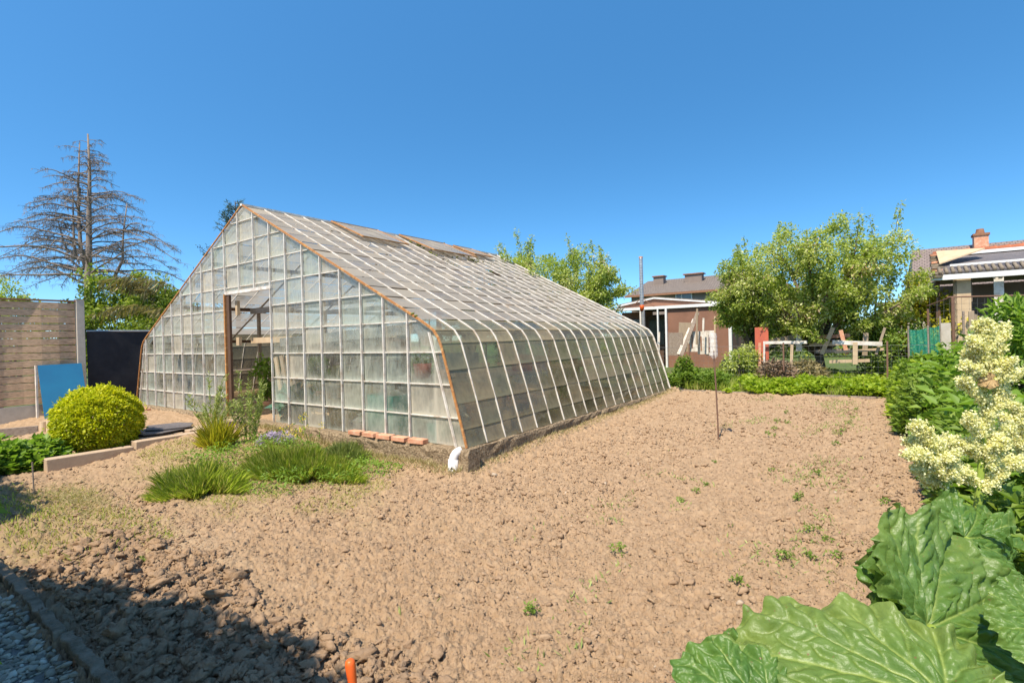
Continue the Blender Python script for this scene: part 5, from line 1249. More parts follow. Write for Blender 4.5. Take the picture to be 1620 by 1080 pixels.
# ------------------------------------------------------------------ houses beyond
def grey_house():
    v = 31.0; s_w, zr = pv(1018, 449, v+3); e_w, zr2 = pv(1121, 434, v+3); l_w, ze = pv(990, 469, v); r_w, ze2 = pv(1090, 459, v)
    s = empty('grey_house', W((s_w+e_w)/2, v+3, .2), ROTW, 'distant house with brown tiled hipped roof and two chimneys behind the brown shed', 'house')
    zE = (ze+ze2)/2; zR = max(zr, zr2); wr = e_w+5.5
    MB().wbox(l_w+.3, wr, v+.3, v+8, 0, zE-.05).build('wall', MT['brickwall2'], s)
    slabroof(s, 'roof', [W(l_w, v, zE), W(wr, v, zE), W(wr-2.5, v+4, zR), W(s_w, v+4, zR)], .12, MT['tile_grey'])
    slabroof(s, 'roof', [W(wr, v+8, zE), W(l_w, v+8, zE), W(s_w, v+4.02, zR), W(wr-2.5, v+4.02, zR)], .12, MT['tile_grey'])
    b = MB(); b.prism([W(l_w, v+.02, zE), W(l_w, v+7.98, zE), W(s_w, v+4, zR-.01)], (.02, 0, 0)); b.build('hip', MT['tile_grey'], s)
    MB().wbox(l_w-.05, wr, v-.14, v+.0, zE-.16, zE-.02).build('gutter', MT['rustdark'], s)
    for px, y0, y1, wd in ((1042, 438, 455, .95), (1097, 434, 441, 1.5)):
        w, z = pv(px, y0, v+2.6); _, z2 = pv(px, y1, v+2.6); c = MB().wbox(w-wd/2*.8, w+wd/2*.8, v+2.5, v+3.1, z2-.6, z).build('chimney', MT['brickwall2'], s); MB().wbox(w-wd/2*.95, w+wd/2*.95, v+2.4, v+3.2, z, z+.08).build('chimney_cap', MT['rustdark'], c)
    for px in (1074, 1083, 1090):
        w, z = pv(px, 471, v+.25); f = MB().wbox(w-.22, w+.22, v+.2, v+.28, z-.4, z+.35).build('window', MT['white_clean'], s); MB().wbox(w-.15, w+.15, v+.17, v+.195, z-.33, z+.28).build('pane', MT['darkglass'], f)
MT['brickwall2'] = solid('dull_brick', (.24, .185, .15), (.19, .145, .12), .9, 2)
grey_house()
def brown_house():
    v = 20.5; lw, zr = pv(1440, 395, v+3.5); rw, zr2 = pv(1620, 376, v+3.5); le, ze = pv(1425, 464, v); re, ze2 = pv(1475, 459, v)
    s = empty('brown_house', W(lw+5, v+3, .2), ROTW, 'long house with a large brown tiled roof at the upper right', 'house'); zR = (zr+zr2)/2; zE = ze; wR = lw+14
    slabroof(s, 'roof', [W(lw-.15, v, zE), W(wR, v, zE), W(wR, v+4, zR), W(lw+.1, v+4, zR)], .12, MT['tile_brown']); slabroof(s, 'roof', [W(wR, v+8, zE), W(lw-.15, v+8, zE), W(lw+.1, v+4.01, zR), W(wR, v+4.01, zR)], .12, MT['tile_brown'])
    b = MB(); b.prism([W(lw+.05, v+.4, 0), W(lw+.05, v+7.6, 0), W(lw+.05, v+7.6, zE), W(lw+.05, v+4, zR-.15), W(lw+.05, v+.4, zE)], WX.to_3d()*.25); b.build('gable_wall', MT['palewall'], s)
    MB().wbox(lw+.31, wR, v+.4, v+.65, 0, zE-.02).build('wall', MT['palewall'], s); MB().wbox(lw-.2, wR, v-.15, v+.0, zE-.16, zE-.01).build('gutter', MT['white_clean'], s)
    w, z0 = pv(1554, 377, v+3); c = MB().wbox(w-.22, w+.22, v+3.2, v+3.7, zR-1.0, z0+.15).build('chimney', MT['brick'], s); MB().wbox(w-.26, w+.26, v+3.16, v+3.74, z0+.15, z0+.24).build('chimney_cap', MT['rustdark'], c); MB().tube([W(w, v+3.5, z0+.24), W(w, v+3.5, z0+.45)], [.16, .12], 12).build('chimney_pot', MT['rustdark'], c)
    MB().wbox(lw-1.3, lw+3, v-1.2, v+.38, 2.35, 2.5).build('lean_to_roof', MT['slate'], s); MB().wbox(lw-1.2, lw+3, v-1.1, v-.95, 0, 2.34).build('lean_to_wall', MT['palewall'], s)
MT['palewall'] = solid('pale_wall', (.52, .42, .32), (.45, .36, .28), .9, 2)
brown_house()
# ------------------------------------------------------------------ open garden hut on the right
def hut():
    v = 11.0; w0, zg = pv(1474, 441, v); w1, _ = pv(1620, 431, v); w1 += 2.5
    _, zt = pv(1520, 400, v+1.6)
    s = empty('garden_hut', W((w0+w1)/2, v+1, .2), ROTW, 'open fronted garden hut with white gutter and red ridge tiles at the right', 'hut')
    zr = zt-.03; wr0 = pv(1482, 402, v+1.6)[0]-.12
    slabroof(s, 'roof', [W(w0+.1, v-.05, zg+.12), W(w1, v-.05, zg+.12), W(w1, v+1.7, zr), W(wr0+.12, v+1.7, zr)], .05, MT['slate'])
    slabroof(s, 'rear_roof', [W(w1, v+3.2, zg+.1), W(wr0+.3, v+3.2, zg+.1), W(wr0+.12, v+1.72, zr), W(w1, v+1.72, zr)], .05, MT['slate'])
    MB().wbox(w0-.02, w1, v-.20, v-.08, zg-.06, zg+.055).build('gutter', MT['white_clean'], s)
    MB().wbox(wr0+.1, w1, v+1.52, v+1.60, zr-.03, zr+.045).build('white_trim', MT['white_clean'], s); 
    b = MB(); b.beam(W(w0+.35, v+.28, zg+.30), W(w1, v+.28, zg+.30), .05, .05); b.build('white_trim', MT['white_clean'], s)
    n = int((w1-w0)/.24)
    for k in range(n):     # ridge tiles and the eave row of wavy tiles
        w = wr0+.05+.24*k; tb = MB(); tb.tube([W(w, v+1.68, zr+.055), W(w+.22, v+1.68, zr+.07), W(w+.25, v+1.68, zr+.085)], [.07, .075, .085], 10); tb.build('ridge_tile', MT['redtile'], s, True)
    for k in range(int((w1-w0)/.115)):
        w = w0+.15+.115*k; tb = MB(); tb.tube([W(w, v-.08, zg+.12), W(w, v+.22, zg+.25)], [.036, .033], 8); tb.build('eave_tile', MT['mosstile'], s, True)
    for k in range(9):     # stacked tile ends on the left verge
        tb = MB(); t = k/8; c = W(w0+.08+(wr0-w0)*(1-t)+.02*(k % 2), v+1.6-1.75*t, zr+.03-(zr-zg-.0)*t); tb.box(c, (.20, .24, .05), ROTW, None); tb.rough(.012, k); tb.build('verge_tile', MT['brick'] if k % 3 == 0 else MT['mosstile'], s)
    _, zb = pv(1500, 405, v+.9)
    b = MB(); b.prism([W(w0+.18, v+.45, zg+.36), W(w0+1.05, v+.95, zg+.68), W(w0+.95, v+1.2, zg+.72), W(w0+.18, v+1.2, zg+.74)], (0, 0, .03)); b.build('cardboard_sheet', MT['woodnew'], s)
    MB().wbox(w0+.1, w1, v+3.0, v+3.1, 0, zg).build('rear_wall', MT['brickwall2'], s)
    MB().wbox(w0+.08, w0+.16, v+.2, v+3.0, 0, zg-.02).build('side_wall', MT['wooddark'], s)
    for px, wd, dv in ((1523, .30, .0), (1578, .08, .05), (1586, .08, .05), (1512, .06, 0), (1540, .05, .3)):
        w, _ = pv(px, 500, v); MB().wbox(w-wd/2, w+wd/2, v+dv, v+dv+.06, 0.1, zg-.0).build('post', MT['woodnew'] if px == 1523 else (MT['white'] if px in (1578, 1586) else MT['wood']), s)
    MB().wbox(w0+.3, w1, v+.1, v+.16, 1.42, 1.52).build('rail', MT['wood'], s); MB().wbox(w0+.3, w1, v+.1, v+.14, 1.15, 1.22).build('rail', MT['wood'], s)
MT['redtile'] = solid('red_ridge_tile', (.46, .15, .07), (.34, .11, .055), .8, 9); MT['mosstile'] = solid('mossy_tile', (.24, .19, .14), (.17, .14, .10), .9, 9)
hut()
# wire enclosure in front of the hut: rusty pipe frame, wooden posts, chicken wire
def enclosure():
    v = 8.9; s = empty('wire_enclosure', W(5.4, v, .25), ROTW, 'chicken wire enclosure of rusty pipes and grey posts behind the cream flowers', 'enclosure')
    def wz(px, py): return pv(px, py, v)
    a = wz(1498, 470); b_ = wz(1650, 469); tb = MB(); tb.tube([W(a[0], v, a[1]), W(b_[0]+.8, v, b_[1])], .016, 8); tb.build('top_pipe', MT['rustpole'], s)
    l = wz(1471, 486); tb = MB(); tb.tube([W(l[0], v+.6, l[1]+.05), W(a[0]+.08, v, a[1])], .014, 8); tb.build('top_pipe', MT['rustpole'], s)
    for px, top, m, r_ in ((1507, 470, 'rustpole', .03), (1472, 487, 'rustpole', .022), (1524, 492, 'wood', .02), (1487, 500, 'wood', .018)):
        w, z = wz(px, top); tb = MB(); tb.tube([W(w, v+(.6 if px == 1472 else 0), .1), W(w, v+(.6 if px == 1472 else 0), z)], r_, 8); tb.build('pipe_post', MT[m], s)
    for px, top, wd, dv in ((1536, 492, .085, -.1), (1595, 476, .12, -.9), (1543, 497, .05, .1)):
        w, z = pv(px, top, v+dv); b = MB(); b.wbox(w-wd/2, w+wd/2, v+dv-wd/2, v+dv+wd/2, .1, z); b.rough(.01, px); b.build('wooden_post', MT['greywood'], s, bevel=.01)
    tb = MB(); w0 = l[0]; w1 = b_[0]+.5; zt = a[1]
    for i in range(int((w1-w0)/.10)): w = w0+.10*i; tb.tube([W(w, v+.01, .4), W(w+.02*math.sin(i), v+.01, zt)], .0022, 3)
    for k in range(14): z = .45+k*.115; tb.tube([W(w0+.3*i, v+.01, min(z+.02*math.sin(i+k), zt)) for i in range(int((w1-w0)/.3))], .0022, 3)
    tb.build('wire_mesh', MT['wire'], s)
MT['greywood'] = solid('grey_post_wood', (.36, .28, .19), (.27, .20, .135), .85, 4, bmp=.5, stretch=(10, 10, 1))
enclosure()
# green windbreak net and the slab beside it
def green_net():
    v = 8.6; m, t, o = newmat('green_net'); p = t.nodes.new('ShaderNodeBsdfPrincipled'); p.inputs['Base Color'].default_value = (.02, .28, .19, 1); p.inputs['Roughness'].default_value = .6; tr = t.nodes.new('ShaderNodeBsdfTransparent'); mx = t.nodes.new('ShaderNodeMixShader'); mx.inputs[0].default_value = .6
    t.links.new(tr.outputs[0], mx.inputs[1]); t.links.new(p.outputs[0], mx.inputs[2]); t.links.new(mx.outputs[0], o.inputs[0])
    s = empty('green_windbreak', W(4.9, v, .25), ROTW, 'torn green windbreak netting hung on stakes near the wire enclosure', 'netting')
    for (x0, x1, y0, y1) in ((1437, 1467, 521, 566), (1469, 1487, 517, 568)):
        w0, zt = pv(x0, y0, v); w1, zt2 = pv(x1, y0-3, v); _, zb = pv(x0, y1+12, v); n = 16; vs = []; fs = []
        for i in range(n+1):
            for j in range(9): t_ = i/n; vs.append(W(w0+(w1-w0)*t_, v+.03*math.sin(i*1.1+j*.3), zb+(zt+(zt2-zt)*t_-zb-.03*math.sin(t_*3.14))*j/8))
        for i in range(n):
            for j in range(8): a = i*9+j; fs.append((a, a+1, a+10, a+9))
        b = MB(); b.add(vs, fs); b.build('net', m, s, True)
    for px in (1437, 1468, 1487): w, z = pv(px, 515, v); MB().tube([W(w, v+.03, .1), W(w, v+.03, z)], .018, 7).build('stake', MT['wood'], s)
    w0, zt = pv(1488, 511, v+.15); w1, _ = pv(1504, 511, v+.15); b = MB(); b.wbox(w0, w1, v+.15, v+.20, .1, zt); o = b.build('concrete_panel', MT['concpost']); tag(o, 'upright grey concrete panel beside the green netting', 'panel')
green_net()
# yellow green shrub and climbers round the hut corner
p = pd(1462, 505, 12.4); bush('yellow_shrub', (p.x, p.y, 1.35), (.75, .7, 1.15), 'yellow leaved shrub left of the open hut', 'shrub', 'yellow', 60, 9000, .24, .085, 12)
p = pd(1425, 540, 12.0); bush('green_shrub', (p.x, p.y, .85), (1.0, .8, .75), 'green shrub under the yellow one behind the green netting', 'shrub', 'bed', 60, 9000, .24, .08, 13)
p = pd(1615, 590, 6.0); bush('peony_bush', (p.x+.15, p.y, .95), (.5, .5, .8), 'leafy bush with long pointed leaves at the right edge above the cream flowers', 'bush', 'fresh', 40, 3600, .18, .13, 14, wr=.28)
p = pd(1172, 555, 12.8); bush('small_bush', (p.x, p.y, .6), (.38, .4, .45), 'small bush in front of the right end of the brown shed', 'bush', 'apple', 30, 3600, .2, .07, 15)
# ------------------------------------------------------------------ clutter behind the fence
def stick(x0, y0, x1, y1, v, wd, mat, lab, name='plank', cat='plank', th=.025, grp=None, dv=0):
    a = pv(x0, y0, v); b_ = pv(x1, y1, v+dv); b = MB(); b.beam(W(a[0], v, a[1]), W(b_[0], v+dv, b_[1]), wd, th, up=VX.to_3d()); o = b.build(name, MT[mat]); return tag(o, lab, cat, grp)
G = 'old boards leaning in front of the brown shed'
stick(1078, 562, 1104, 494, 13.0, .12, 'wood', 'long grey board leaning steeply to the right in front of the brown shed', grp=G, dv=.4)
stick(1073, 560, 1098, 505, 13.2, .10, 'white', 'narrow whitish board leaning behind the long grey one', grp=G, dv=.4)
stick(1069, 562, 1069, 526, 13.3, .50, 'wood', 'wide pale board standing left of the leaning planks', grp=G)
stick(1082, 556, 1084, 510, 13.5, .42, 'greywood', 'wide tan board standing behind the leaning planks', grp=G)
stick(1102, 545, 1103, 488, 13.1, .06, 'greywood', 'upright narrow post between the boards, tallest of the stack', 'post', 'post')
stick(1112, 545, 1113, 503, 13.1, .06, 'white', 'short whitish stake right of the boards', 'stake', 'stake')
stick(1131, 565, 1131, 500, 13.0, .05, 'woodnew', 'thin upright cane at the right of the white frames', 'cane', 'cane')
stick(1042, 560, 1043, 525, 13.0, .06, 'white', 'short white stake left of the boards by the flue', 'stake', 'stake')
def frames():
    v = 13.4; s = empty('leaning_rack', W(.4, v, .25), ROTW, 'stack of white slatted frames leaning in front of the brown shed wall', 'frames')
    for i, (x0, x1, y0, y1) in enumerate(((1089, 1104, 524, 556), (1103, 1121, 524, 560), (1116, 1131, 523, 562))):
        w0, zt = pv(x0, y0, v+.1*i); w1, zb = pv(x1, y1, v+.1*i); vv = v+.1*i
        MB().wbox(w0, w0+.05, vv, vv+.03, zb, zt).build('stile', MT['white'], s); MB().wbox(w1-.05, w1, vv, vv+.03, zb, zt).build('stile', MT['white'], s)
        MB().wbox(w0+.05, w1-.05, vv+.005, vv+.022, zb, zt).build('sheet', MT['white'], s); MB().wbox(w0+.10, w0+.14, vv-.004, vv+.004, zb+.12, zt-.12-.05*i).build('slot', MT['rustdark'], s)
frames()
def barrow():
    v = 12.6; w0, zt = pv(1161, 556, v); w1, zb = pv(1191, 573, v); s = empty('wheelbarrow', W((w0+w1)/2, v, .25), ROTW, 'grey wheelbarrow tipped in the grass right of the brown shed', 'wheelbarrow')
    b = MB(); h = .5; vs = []
    for (sx, z, k) in ((0, zt, 1.0), (.25, zb-.05, .6)):
        for x, y in ((w0+sx*.6, v-h*.5*k), (w1-sx*.6, v-h*.5*k), (w1-sx*.6, v+h*.5*k), (w0+sx*.6, v+h*.5*k)): vs.append(W(x, y, z))
    b.add(vs, [(0, 4, 5, 1), (1, 5, 6, 2), (2, 6, 7, 3), (3, 7, 4, 0), (4, 7, 6, 5)]); o = b.build('tray', MT['galv'], s); so_ = o.modifiers.new('wall', 'SOLIDIFY'); so_.thickness = .012
    MB().tube([W(w0, v-.28, zt), W(w1, v-.28, zt-.02)], .014, 8).build('rim', MT['orange'], s)
    for dv in (-.22, .22): MB().tube([W(w0-.25, v+dv*.3, zb-.1), W(w1, v+dv, zb-.02), W(w1+.55, v+dv, zt-.05)], .016, 8).build('handle', MT['rustdark'], s)
    tb = MB(); c = W(w0-.22, v, zb-.06); tb.tube([c+VX.to_3d()*-.035, c+VX.to_3d()*.035], .16, 20); tb.build('wheel', MT['net'], s)
    for dv in (-.2, .2): MB().tube([W(w1-.1, v+dv, zb), W(w1-.05, v+dv, .2)], .014, 8).build('leg', MT['rustdark'], s)
barrow()
# red panel, rails, brush heaps
MT['red'] = solid('faded_red', (.52, .12, .06), (.42, .10, .06), .6, 6)
w0, zt = pv(1194, 518, 9.5); w1, zb = pv(1216, 552, 9.5); b = MB(); b.wbox(w0, w1, 9.5, 9.54, .1, zt); o = b.build('red_panel', MT['red']); tag(o, 'faded red panel standing left of the apple tree trunk', 'panel')
stick(1208, 542, 1277, 541, 9.4, .07, 'white', 'white rail left of the apple tree trunk', 'rail', 'rail'); stick(1317, 541, 1396, 544, 9.4, .09, 'white', 'white rail running right of the apple tree trunk', 'rail', 'rail')
stick(1353, 576, 1353, 541, 9.3, .09, 'woodnew', 'short square post under the right hand rail', 'post', 'post'); stick(1386, 560, 1400, 518, 9.5, .05, 'greywood', 'stick leaning across the right end of the rail', 'stick', 'stick')
stick(1320, 557, 1398, 552, 9.55, .06, 'woodnew', 'lower tan rail behind the short square post', 'rail', 'rail'); stick(1312, 572, 1376, 570, 9.45, .07, 'woodnew', 'low tan beam near the grass right of the trunk', 'beam', 'beam')
stick(1202, 580, 1202, 542, 9.35, .06, 'brick', 'reddish post beside the red panel', 'post', 'post'); stick(1209, 580, 1209, 540, 9.3, .04, 'white', 'thin white post right of the reddish one', 'post', 'post'); stick(1252, 578, 1253, 545, 9.3, .06, 'woodnew', 'tan post between the two brush heaps', 'post', 'post')
stick(1275, 512, 1345, 508, 16.0, .10, 'white', 'pale shelf board seen behind the apple tree', 'board', 'board'); stick(1228, 523, 1320, 526, 15.5, .08, 'greywood', 'grey rail seen low behind the apple tree', 'rail', 'rail')
for (px, Y, wr_, hr, lab, mt_) in ((1228, 11.6, .40, .58, 'heap of brown dry twigs behind the wire fence', 'twig'), (1272, 11.9, .48, .55, 'paler heap of straw and prunings beside the apple tree trunk', 'ochre')):
    q = pd(px, 575, Y); n = 4200; d = rdir(n); d[:, 2] = np.abs(d[:, 2]); P = np.array([q.x, q.y, .25])+d*np.array([wr_, wr_, hr])*(rng.random(n)**.3)[:, None]
    o = leafmesh('brush_heap', P, nz(rdir(n)*np.array([1, 1, .5])), rdir(n), .18, .013, LM[mt_]); tag(o, lab, 'brush heap')
# low garden hedge and trees far behind, closing the horizon
def back_hedge(x0, x1, Y, h, seed, lab):
    a = pd(x0, 530, Y); b_ = pd(x1, 530, Y); L = (b_-a).length; n = int(L*420); r2 = np.random.default_rng(seed); t = r2.random(n); hh = h*(.75+.5*fbm(t*L*.5, t*0, seed, 4)); z = .1+hh*r2.random(n)**.7
    P = np.array(a)[None]*(1-t[:, None])+np.array(b_)[None]*t[:, None]; P[:, 1] += r2.uniform(-.7, .7, n); P[:, 2] = z; o = leafmesh('garden_hedge', P, rdir(n), upn(n, .3), .16, .10, LM['ivy']); tag(o, lab, 'hedge')
back_hedge(1150, 1480, 24, 1.7, 1, 'distant green hedge seen under the apple tree crowns'); back_hedge(1640, 1800, 12, 1.6, 3, 'hedge beyond the right edge behind the hut'); back_hedge(880, 1010, 24, 2.0, 4, 'distant hedge between greenhouse and brown shed'); back_hedge(-320, 240, 27, 2.0, 5, 'distant hedge behind the bare conifer')
# ------------------------------------------------------------------ things inside the greenhouse
def crumple(name, c, rad, mat, seed, lab, cat, amp=.35, k=3.0):
    bv, bf = ico(4) if False else ICO3; n = fbm(bv[:, 0]*k+seed, bv[:, 1]*k+bv[:, 2]*k*1.3, seed, 4); V = bv*(1+amp*(n-.45)*2)[:, None]*np.array(rad); V[:, 2] = np.maximum(V[:, 2], -rad[2]*.6)
    me = npmesh(name, V, bf, True); o = link(name, me, mat, None, c); return tag(o, lab, cat)
ICO3 = ico(4)
MT['sheet'] = solid('white_plastic_sheet', (.72, .68, .58), (.60, .54, .44), .5, 5, bmp=.5, bscale=18); MT['turq'] = solid('turquoise_sheet', (.20, .52, .42), (.16, .42, .36), .5, 5); MT['kraft'] = solid('kraft_sheet', (.52, .40, .26), (.42, .31, .20), .8, 5)
MT['bluec'] = solid('blue_crate', (.03, .12, .20), (.02, .08, .14), .5, 6)
w, z = pv(650, 660, .8); crumple('plastic_sack', W(w, .8, .55), (.42, .3, .42), MT['sheet'], 3, 'white crumpled sheet heap behind the glass nearest the corner', 'sack')
w, z = pv(690, 670, .45); crumple('plastic_sack', W(-.95, .75, .45), (.30, .25, .30), MT['sheet'], 8, 'smaller white sack inside beside the corner panes', 'sack')
crumple('sheet_bundle', W(-2.55, .8, .5), (.34, .25, .34), MT['kraft'], 5, 'tan crumpled sheet inside the middle panes', 'bundle'); crumple('plastic_sack', W(-2.15, .7, .36), (.40, .25, .16), MT['sheet'], 12, 'low folded white sheet on the greenhouse floor', 'sheet')
def crate(w, v, z, sx, sy, sz, mat, lab, name='crate', cat='crate'):
    s = empty(name, W(w, v, z), ROTW, lab, cat); t = .02
    MB().wbox(w-sx/2, w+sx/2, v-sy/2, v-sy/2+t, z, z+sz).build('side_panel', mat, s); MB().wbox(w-sx/2, w+sx/2, v+sy/2-t, v+sy/2, z, z+sz).build('side_panel', mat, s)
    MB().wbox(w-sx/2, w-sx/2+t, v-sy/2+t, v+sy/2-t, z, z+sz).build('end_panel', mat, s); MB().wbox(w+sx/2-t, w+sx/2, v-sy/2+t, v+sy/2-t, z, z+sz).build('end_panel', mat, s); MB().wbox(w-sx/2+t, w+sx/2-t, v-sy/2+t, v+sy/2-t, z, z+t).build('bottom', mat, s); return s
crate(-1.70, .45, .15, .52, .35, .62, MT['turq'], 'turquoise plastic box on the floor behind the brick row'); crate(-.62, .38, .15, .30, .3, .32, MT['turq'], 'smaller turquoise box at the corner of the greenhouse')
crate(-.85, .95, 1.06, .42, .34, .26, MT['bluec'], 'dark blue crate on the shelf by the side glass'); crate(-.55, 2.0, .16, .5, .7, .30, MT['kraft'], 'brown crate on the floor behind the side panes')
def bucket(w, v, z, r_, h, mat, lab):
    s = empty('bucket', W(w, v, z), 0, lab, 'bucket'); tb = MB(); vs = []; fs = []; n = 22
    for k, (rr_, zz) in enumerate(((r_*.78, 0), (r_, h), (r_*.95, h), (r_*.74, .01))):
        for i in range(n): a = 6.283*i/n; vs.append(W(w, v, z+zz)+Vector((math.cos(a)*rr_, math.sin(a)*rr_, 0)))
    for k in range(3):
        for i in range(n): fs.append((k*n+i, k*n+(i+1) % n, (k+1)*n+(i+1) % n, (k+1)*n+i))
    fs.append(tuple(range(3*n, 4*n))); fs.append(tuple(reversed(range(n)))); tb.add(vs, fs); tb.build('tub', mat, s, True)
    c = W(w, v, z+h); MB().tube([c+Vector((math.cos(a)*r_, 0, math.sin(a)*r_*.9)) for a in [math.pi*i/10 for i in range(11)]], .004, 5).build('handle', MT['wire'], s)
bucket(-1.35, .75, .98, .13, .2, MT['red'], 'red bucket on the shelf behind the front glass'); bucket(-.75, 2.4, .98, .15, .26, MT['red'], 'red bucket behind the side glass, farther from the corner'); bucket(-2.55, .9, 1.55, .06, .26, MT['sheet'], 'tall white container on the upper shelf')
def shelf(w0, w1, v0, v1, z, lab):
    s = empty('shelf', W((w0+w1)/2, (v0+v1)/2, .1), ROTW, lab, 'shelf'); MB().wbox(w0, w1, v0, v1, z-.03, z).build('shelf_board', MT['wood'], s)
    for w in (w0+.05, w1-.05):
        for v in (v0+.05, v1-.05): MB().wbox(w-.03, w+.03, v-.03, v+.03, .08, z-.03).build('leg', MT['wood'], s)
shelf(-1.75, -.60, .55, 6.0, .98, 'long wooden staging along the right side glass'); shelf(-3.3, -2.0, .6, 1.1, 1.53, 'high shelf behind the front glass right of the door'); shelf(-8.6, -7.6, .6, 6.0, .95, 'long wooden staging along the left side glass')
for i, (x0, y0, x1, y1, m_) in enumerate(((436, 565, 452, 672, 'woodnew'), (445, 562, 462, 672, 'greywood'), (455, 562, 466, 672, 'woodnew'), (462, 560, 470, 672, 'wood'))):
    stick(x0, y0, x1, y1, .35+.03*i, .09, m_, ['leftmost pale plank leaning inside by the door jamb', 'grey plank second from the left inside by the jamb', 'third plank inside by the jamb, pale', 'rightmost plank of those inside by the jamb'][i], grp='planks leaning inside the greenhouse')
def tomato(w, v, seed, h, lab):
    g = W(w, v, .1); s = empty('potted_plant', g, 0, lab, 'plant'); MB().tube([g, g+Vector((0, 0, .22))], [.10, .13], 16).build('pot', MT['brick'], s, True); P, O, tn, _ = clumps((g.x, g.y, .3+h/2), (.25, .25, h/2), 26, 900, .10, 1, .4, seed, -1); crown('foliage', P, O, .09, LM['fresh'], s, tn, .45); MB().tube([g+Vector((0, 0, .2)), g+Vector((0, 0, h+.2))], .01, 6).build('stem', LMsolid('stemgreen'), s)
for i, (w, v, h, lab) in enumerate(((-6.6, 1.4, .9, 'leafy plant inside, left of the door frame'), (-7.4, 3.2, 1.0, 'tall leafy plant deep inside on the left'), (-3.2, 2.4, 1.0, 'leafy plant in the middle of the greenhouse'), (-2.6, 4.4, 1.2, 'tall plant far inside behind the side glass'), (-1.2, 4.4, .9, 'plant under the staging by the side glass'), (-5.2, 5.2, 1.1, 'plant at the far end of the greenhouse aisle'))): tomato(w, v, 70+i, h, lab)
stick(356, 520, 375, 518, .5, .2, 'sheet', 'x') if False else None
# ------------------------------------------------------------------ tall shrubs on the near side of the path, their shade falls on the dug corner
def nearshrub(w0, w1, v0, v1, top, lab, seed, n):
    r2 = np.random.default_rng(seed); c = W((w0+w1)/2, (v0+v1)/2, 0); root = empty('tall_shrub', c, 0, lab, 'shrub'); w = r2.uniform(w0, w1, n); v = v0+(v1-v0)*r2.random(n)**.7
    tz = np.interp(w, [p[0] for p in top], [p[1] for p in top])+.35*(fbm(w*3.2, v*2, seed, 4)-.5); z = tz*(.06+.94*r2.random(n)**.8)
    P = np.array(B0)[None]+np.outer(w, WX)+np.outer(v, VX); P = np.column_stack([P, z]); crown('crown', P, rdir(n, r2), .11, LM['fresh'], root, None, .6)
    tb = MB(); rr = random.Random(seed)
    for k in range(9): e = W(rr.uniform(w0+.2, w1-.2), (v0+v1)/2, rr.uniform(1.4, 2.4)); tb.tube(bez(c+Vector((rr.uniform(-.3, .3), 0, -.05)), e, (0, 0, .2), 6), [.035, .03, .025, .02, .015, .01], 6)
    tb.build('stem', MT['bark'], root, True)
nearshrub(-.95, 2.35, -5.6, -4.85, [(-.95, 2.2), (-.2, 2.45), (.5, 2.8), (1.2, 3.15), (1.9, 3.25), (2.35, 3.0)], 'tall leafy shrub beside the path whose leaves touch the lower left edge', 11, 26000)
nearshrub(-4.6, -1.25, -5.5, -4.85, [(-4.6, 3.3), (-3, 3.1), (-2.4, 3.1), (-1.9, 2.4), (-1.25, 1.6)], 'second tall leafy shrub farther along the path at the left edge', 12, 26000)

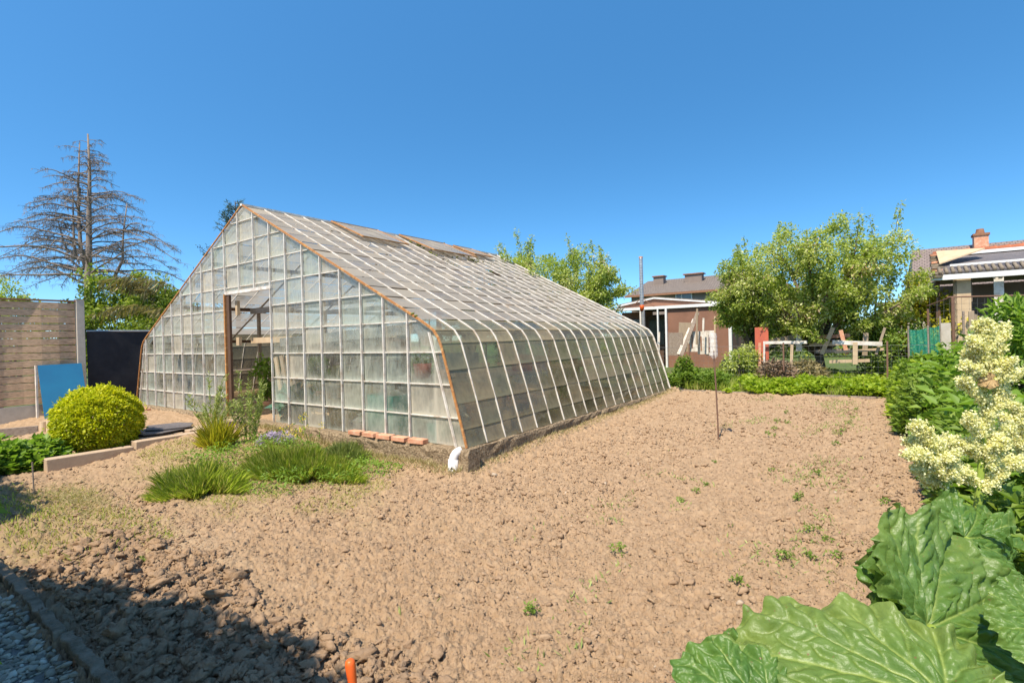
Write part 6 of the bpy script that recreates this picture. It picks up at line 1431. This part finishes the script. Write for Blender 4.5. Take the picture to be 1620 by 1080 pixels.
# bright leaves of the near shrub that reach into the left edge of the view
s_ = [o for o in bpy.data.objects if o.name == 'tall_shrub'][0]
P = []; A = []
for (px, py) in ((-24, 800), (-26, 832), (-22, 850), (-26, 1000), (-24, 1035)):
    q = pd(px, py, 1.35); P.append(tuple(q)); A.append((.5, random.uniform(-.3, .3), random.uniform(-.5, .4)))
leafmesh('overhanging_leaf', np.array(P), np.array(A), np.array([(0, -.8, .6)]*len(P)), .055, .028, LM['fresh'], s_)
tb = MB(); tb.tube([W(-.6, -4.95, .9), pd(-30, 900, 1.4), pd(-14, 850, 1.37), pd(-20, 790, 1.36)], [.008, .006, .004, .003], 6); tb.build('branch', MT['bark'], s_)

rr = random.Random(77)
for i in range(13):
    w, v = rr.uniform(-1.6, -.75), .75+i*.33+rr.uniform(-.08, .08); r_ = rr.uniform(.06, .10); h = r_*1.7
    s_ = empty('flower_pot', W(w, v, .98), 0, 'terracotta flower pot standing on the staging behind the side glass', 'flower pot', 'terracotta pots on the staging')
    b = MB(); b.tube([W(w, v, .98), W(w, v, .98+h*.8), W(w, v, .98+h*.8), W(w, v, .98+h)], [r_*.7, r_*.93, r_*1.05, r_*1.08], 16); b.build('pot', MT['brick'], s_, True)
for i, (w, v, z, sx, sz, m_, lab) in enumerate(((-3.0, .75, .12, .5, .5, 'woodnew', 'pale wooden crate on the floor just right of the door'), (-2.3, 1.5, .12, .6, .7, 'kraft', 'tall brown crate deeper behind the middle panes'), (-6.3, .7, .12, .5, .35, 'kraft', 'brown crate behind the glass left of the door'), (-7.9, .9, .95, .4, .25, 'woodnew', 'pale crate on the left staging'))):
    crate(w, v, z, sx, .4, sz, MT[m_], lab)

for i, (x0, y0, x1, y1, v, wd, m_, lab) in enumerate(((1285, 534, 1345, 530, 9.8, .08, 'brick', 'reddish board in the timber pile in front of the apple tree trunk'), (1280, 545, 1345, 543, 9.75, .08, 'woodnew', 'tan board low in the timber pile in front of the apple tree trunk'), (1290, 556, 1345, 554, 9.7, .09, 'wood', 'bottom grey board of the timber pile in front of the apple tree trunk'),
        (1300, 560, 1318, 518, 9.65, .09, 'woodnew', 'tan board leaning right against the timber pile'), (1340, 560, 1330, 522, 9.6, .08, 'brick', 'reddish board leaning left against the timber pile'), (1264, 555, 1264, 524, 9.7, .12, 'white', 'upright whitish board at the left end of the timber pile'), (1368, 562, 1370, 526, 9.7, .10, 'greywood', 'upright grey board at the right end of the timber pile'),
        (1218, 540, 1262, 532, 9.8, .12, 'greywood', 'slanting grey board right of the red panel'))):
    stick(x0, y0, x1, y1, v, wd, m_, lab, 'timber_board', 'board', grp='timber pile in front of the apple tree trunk')
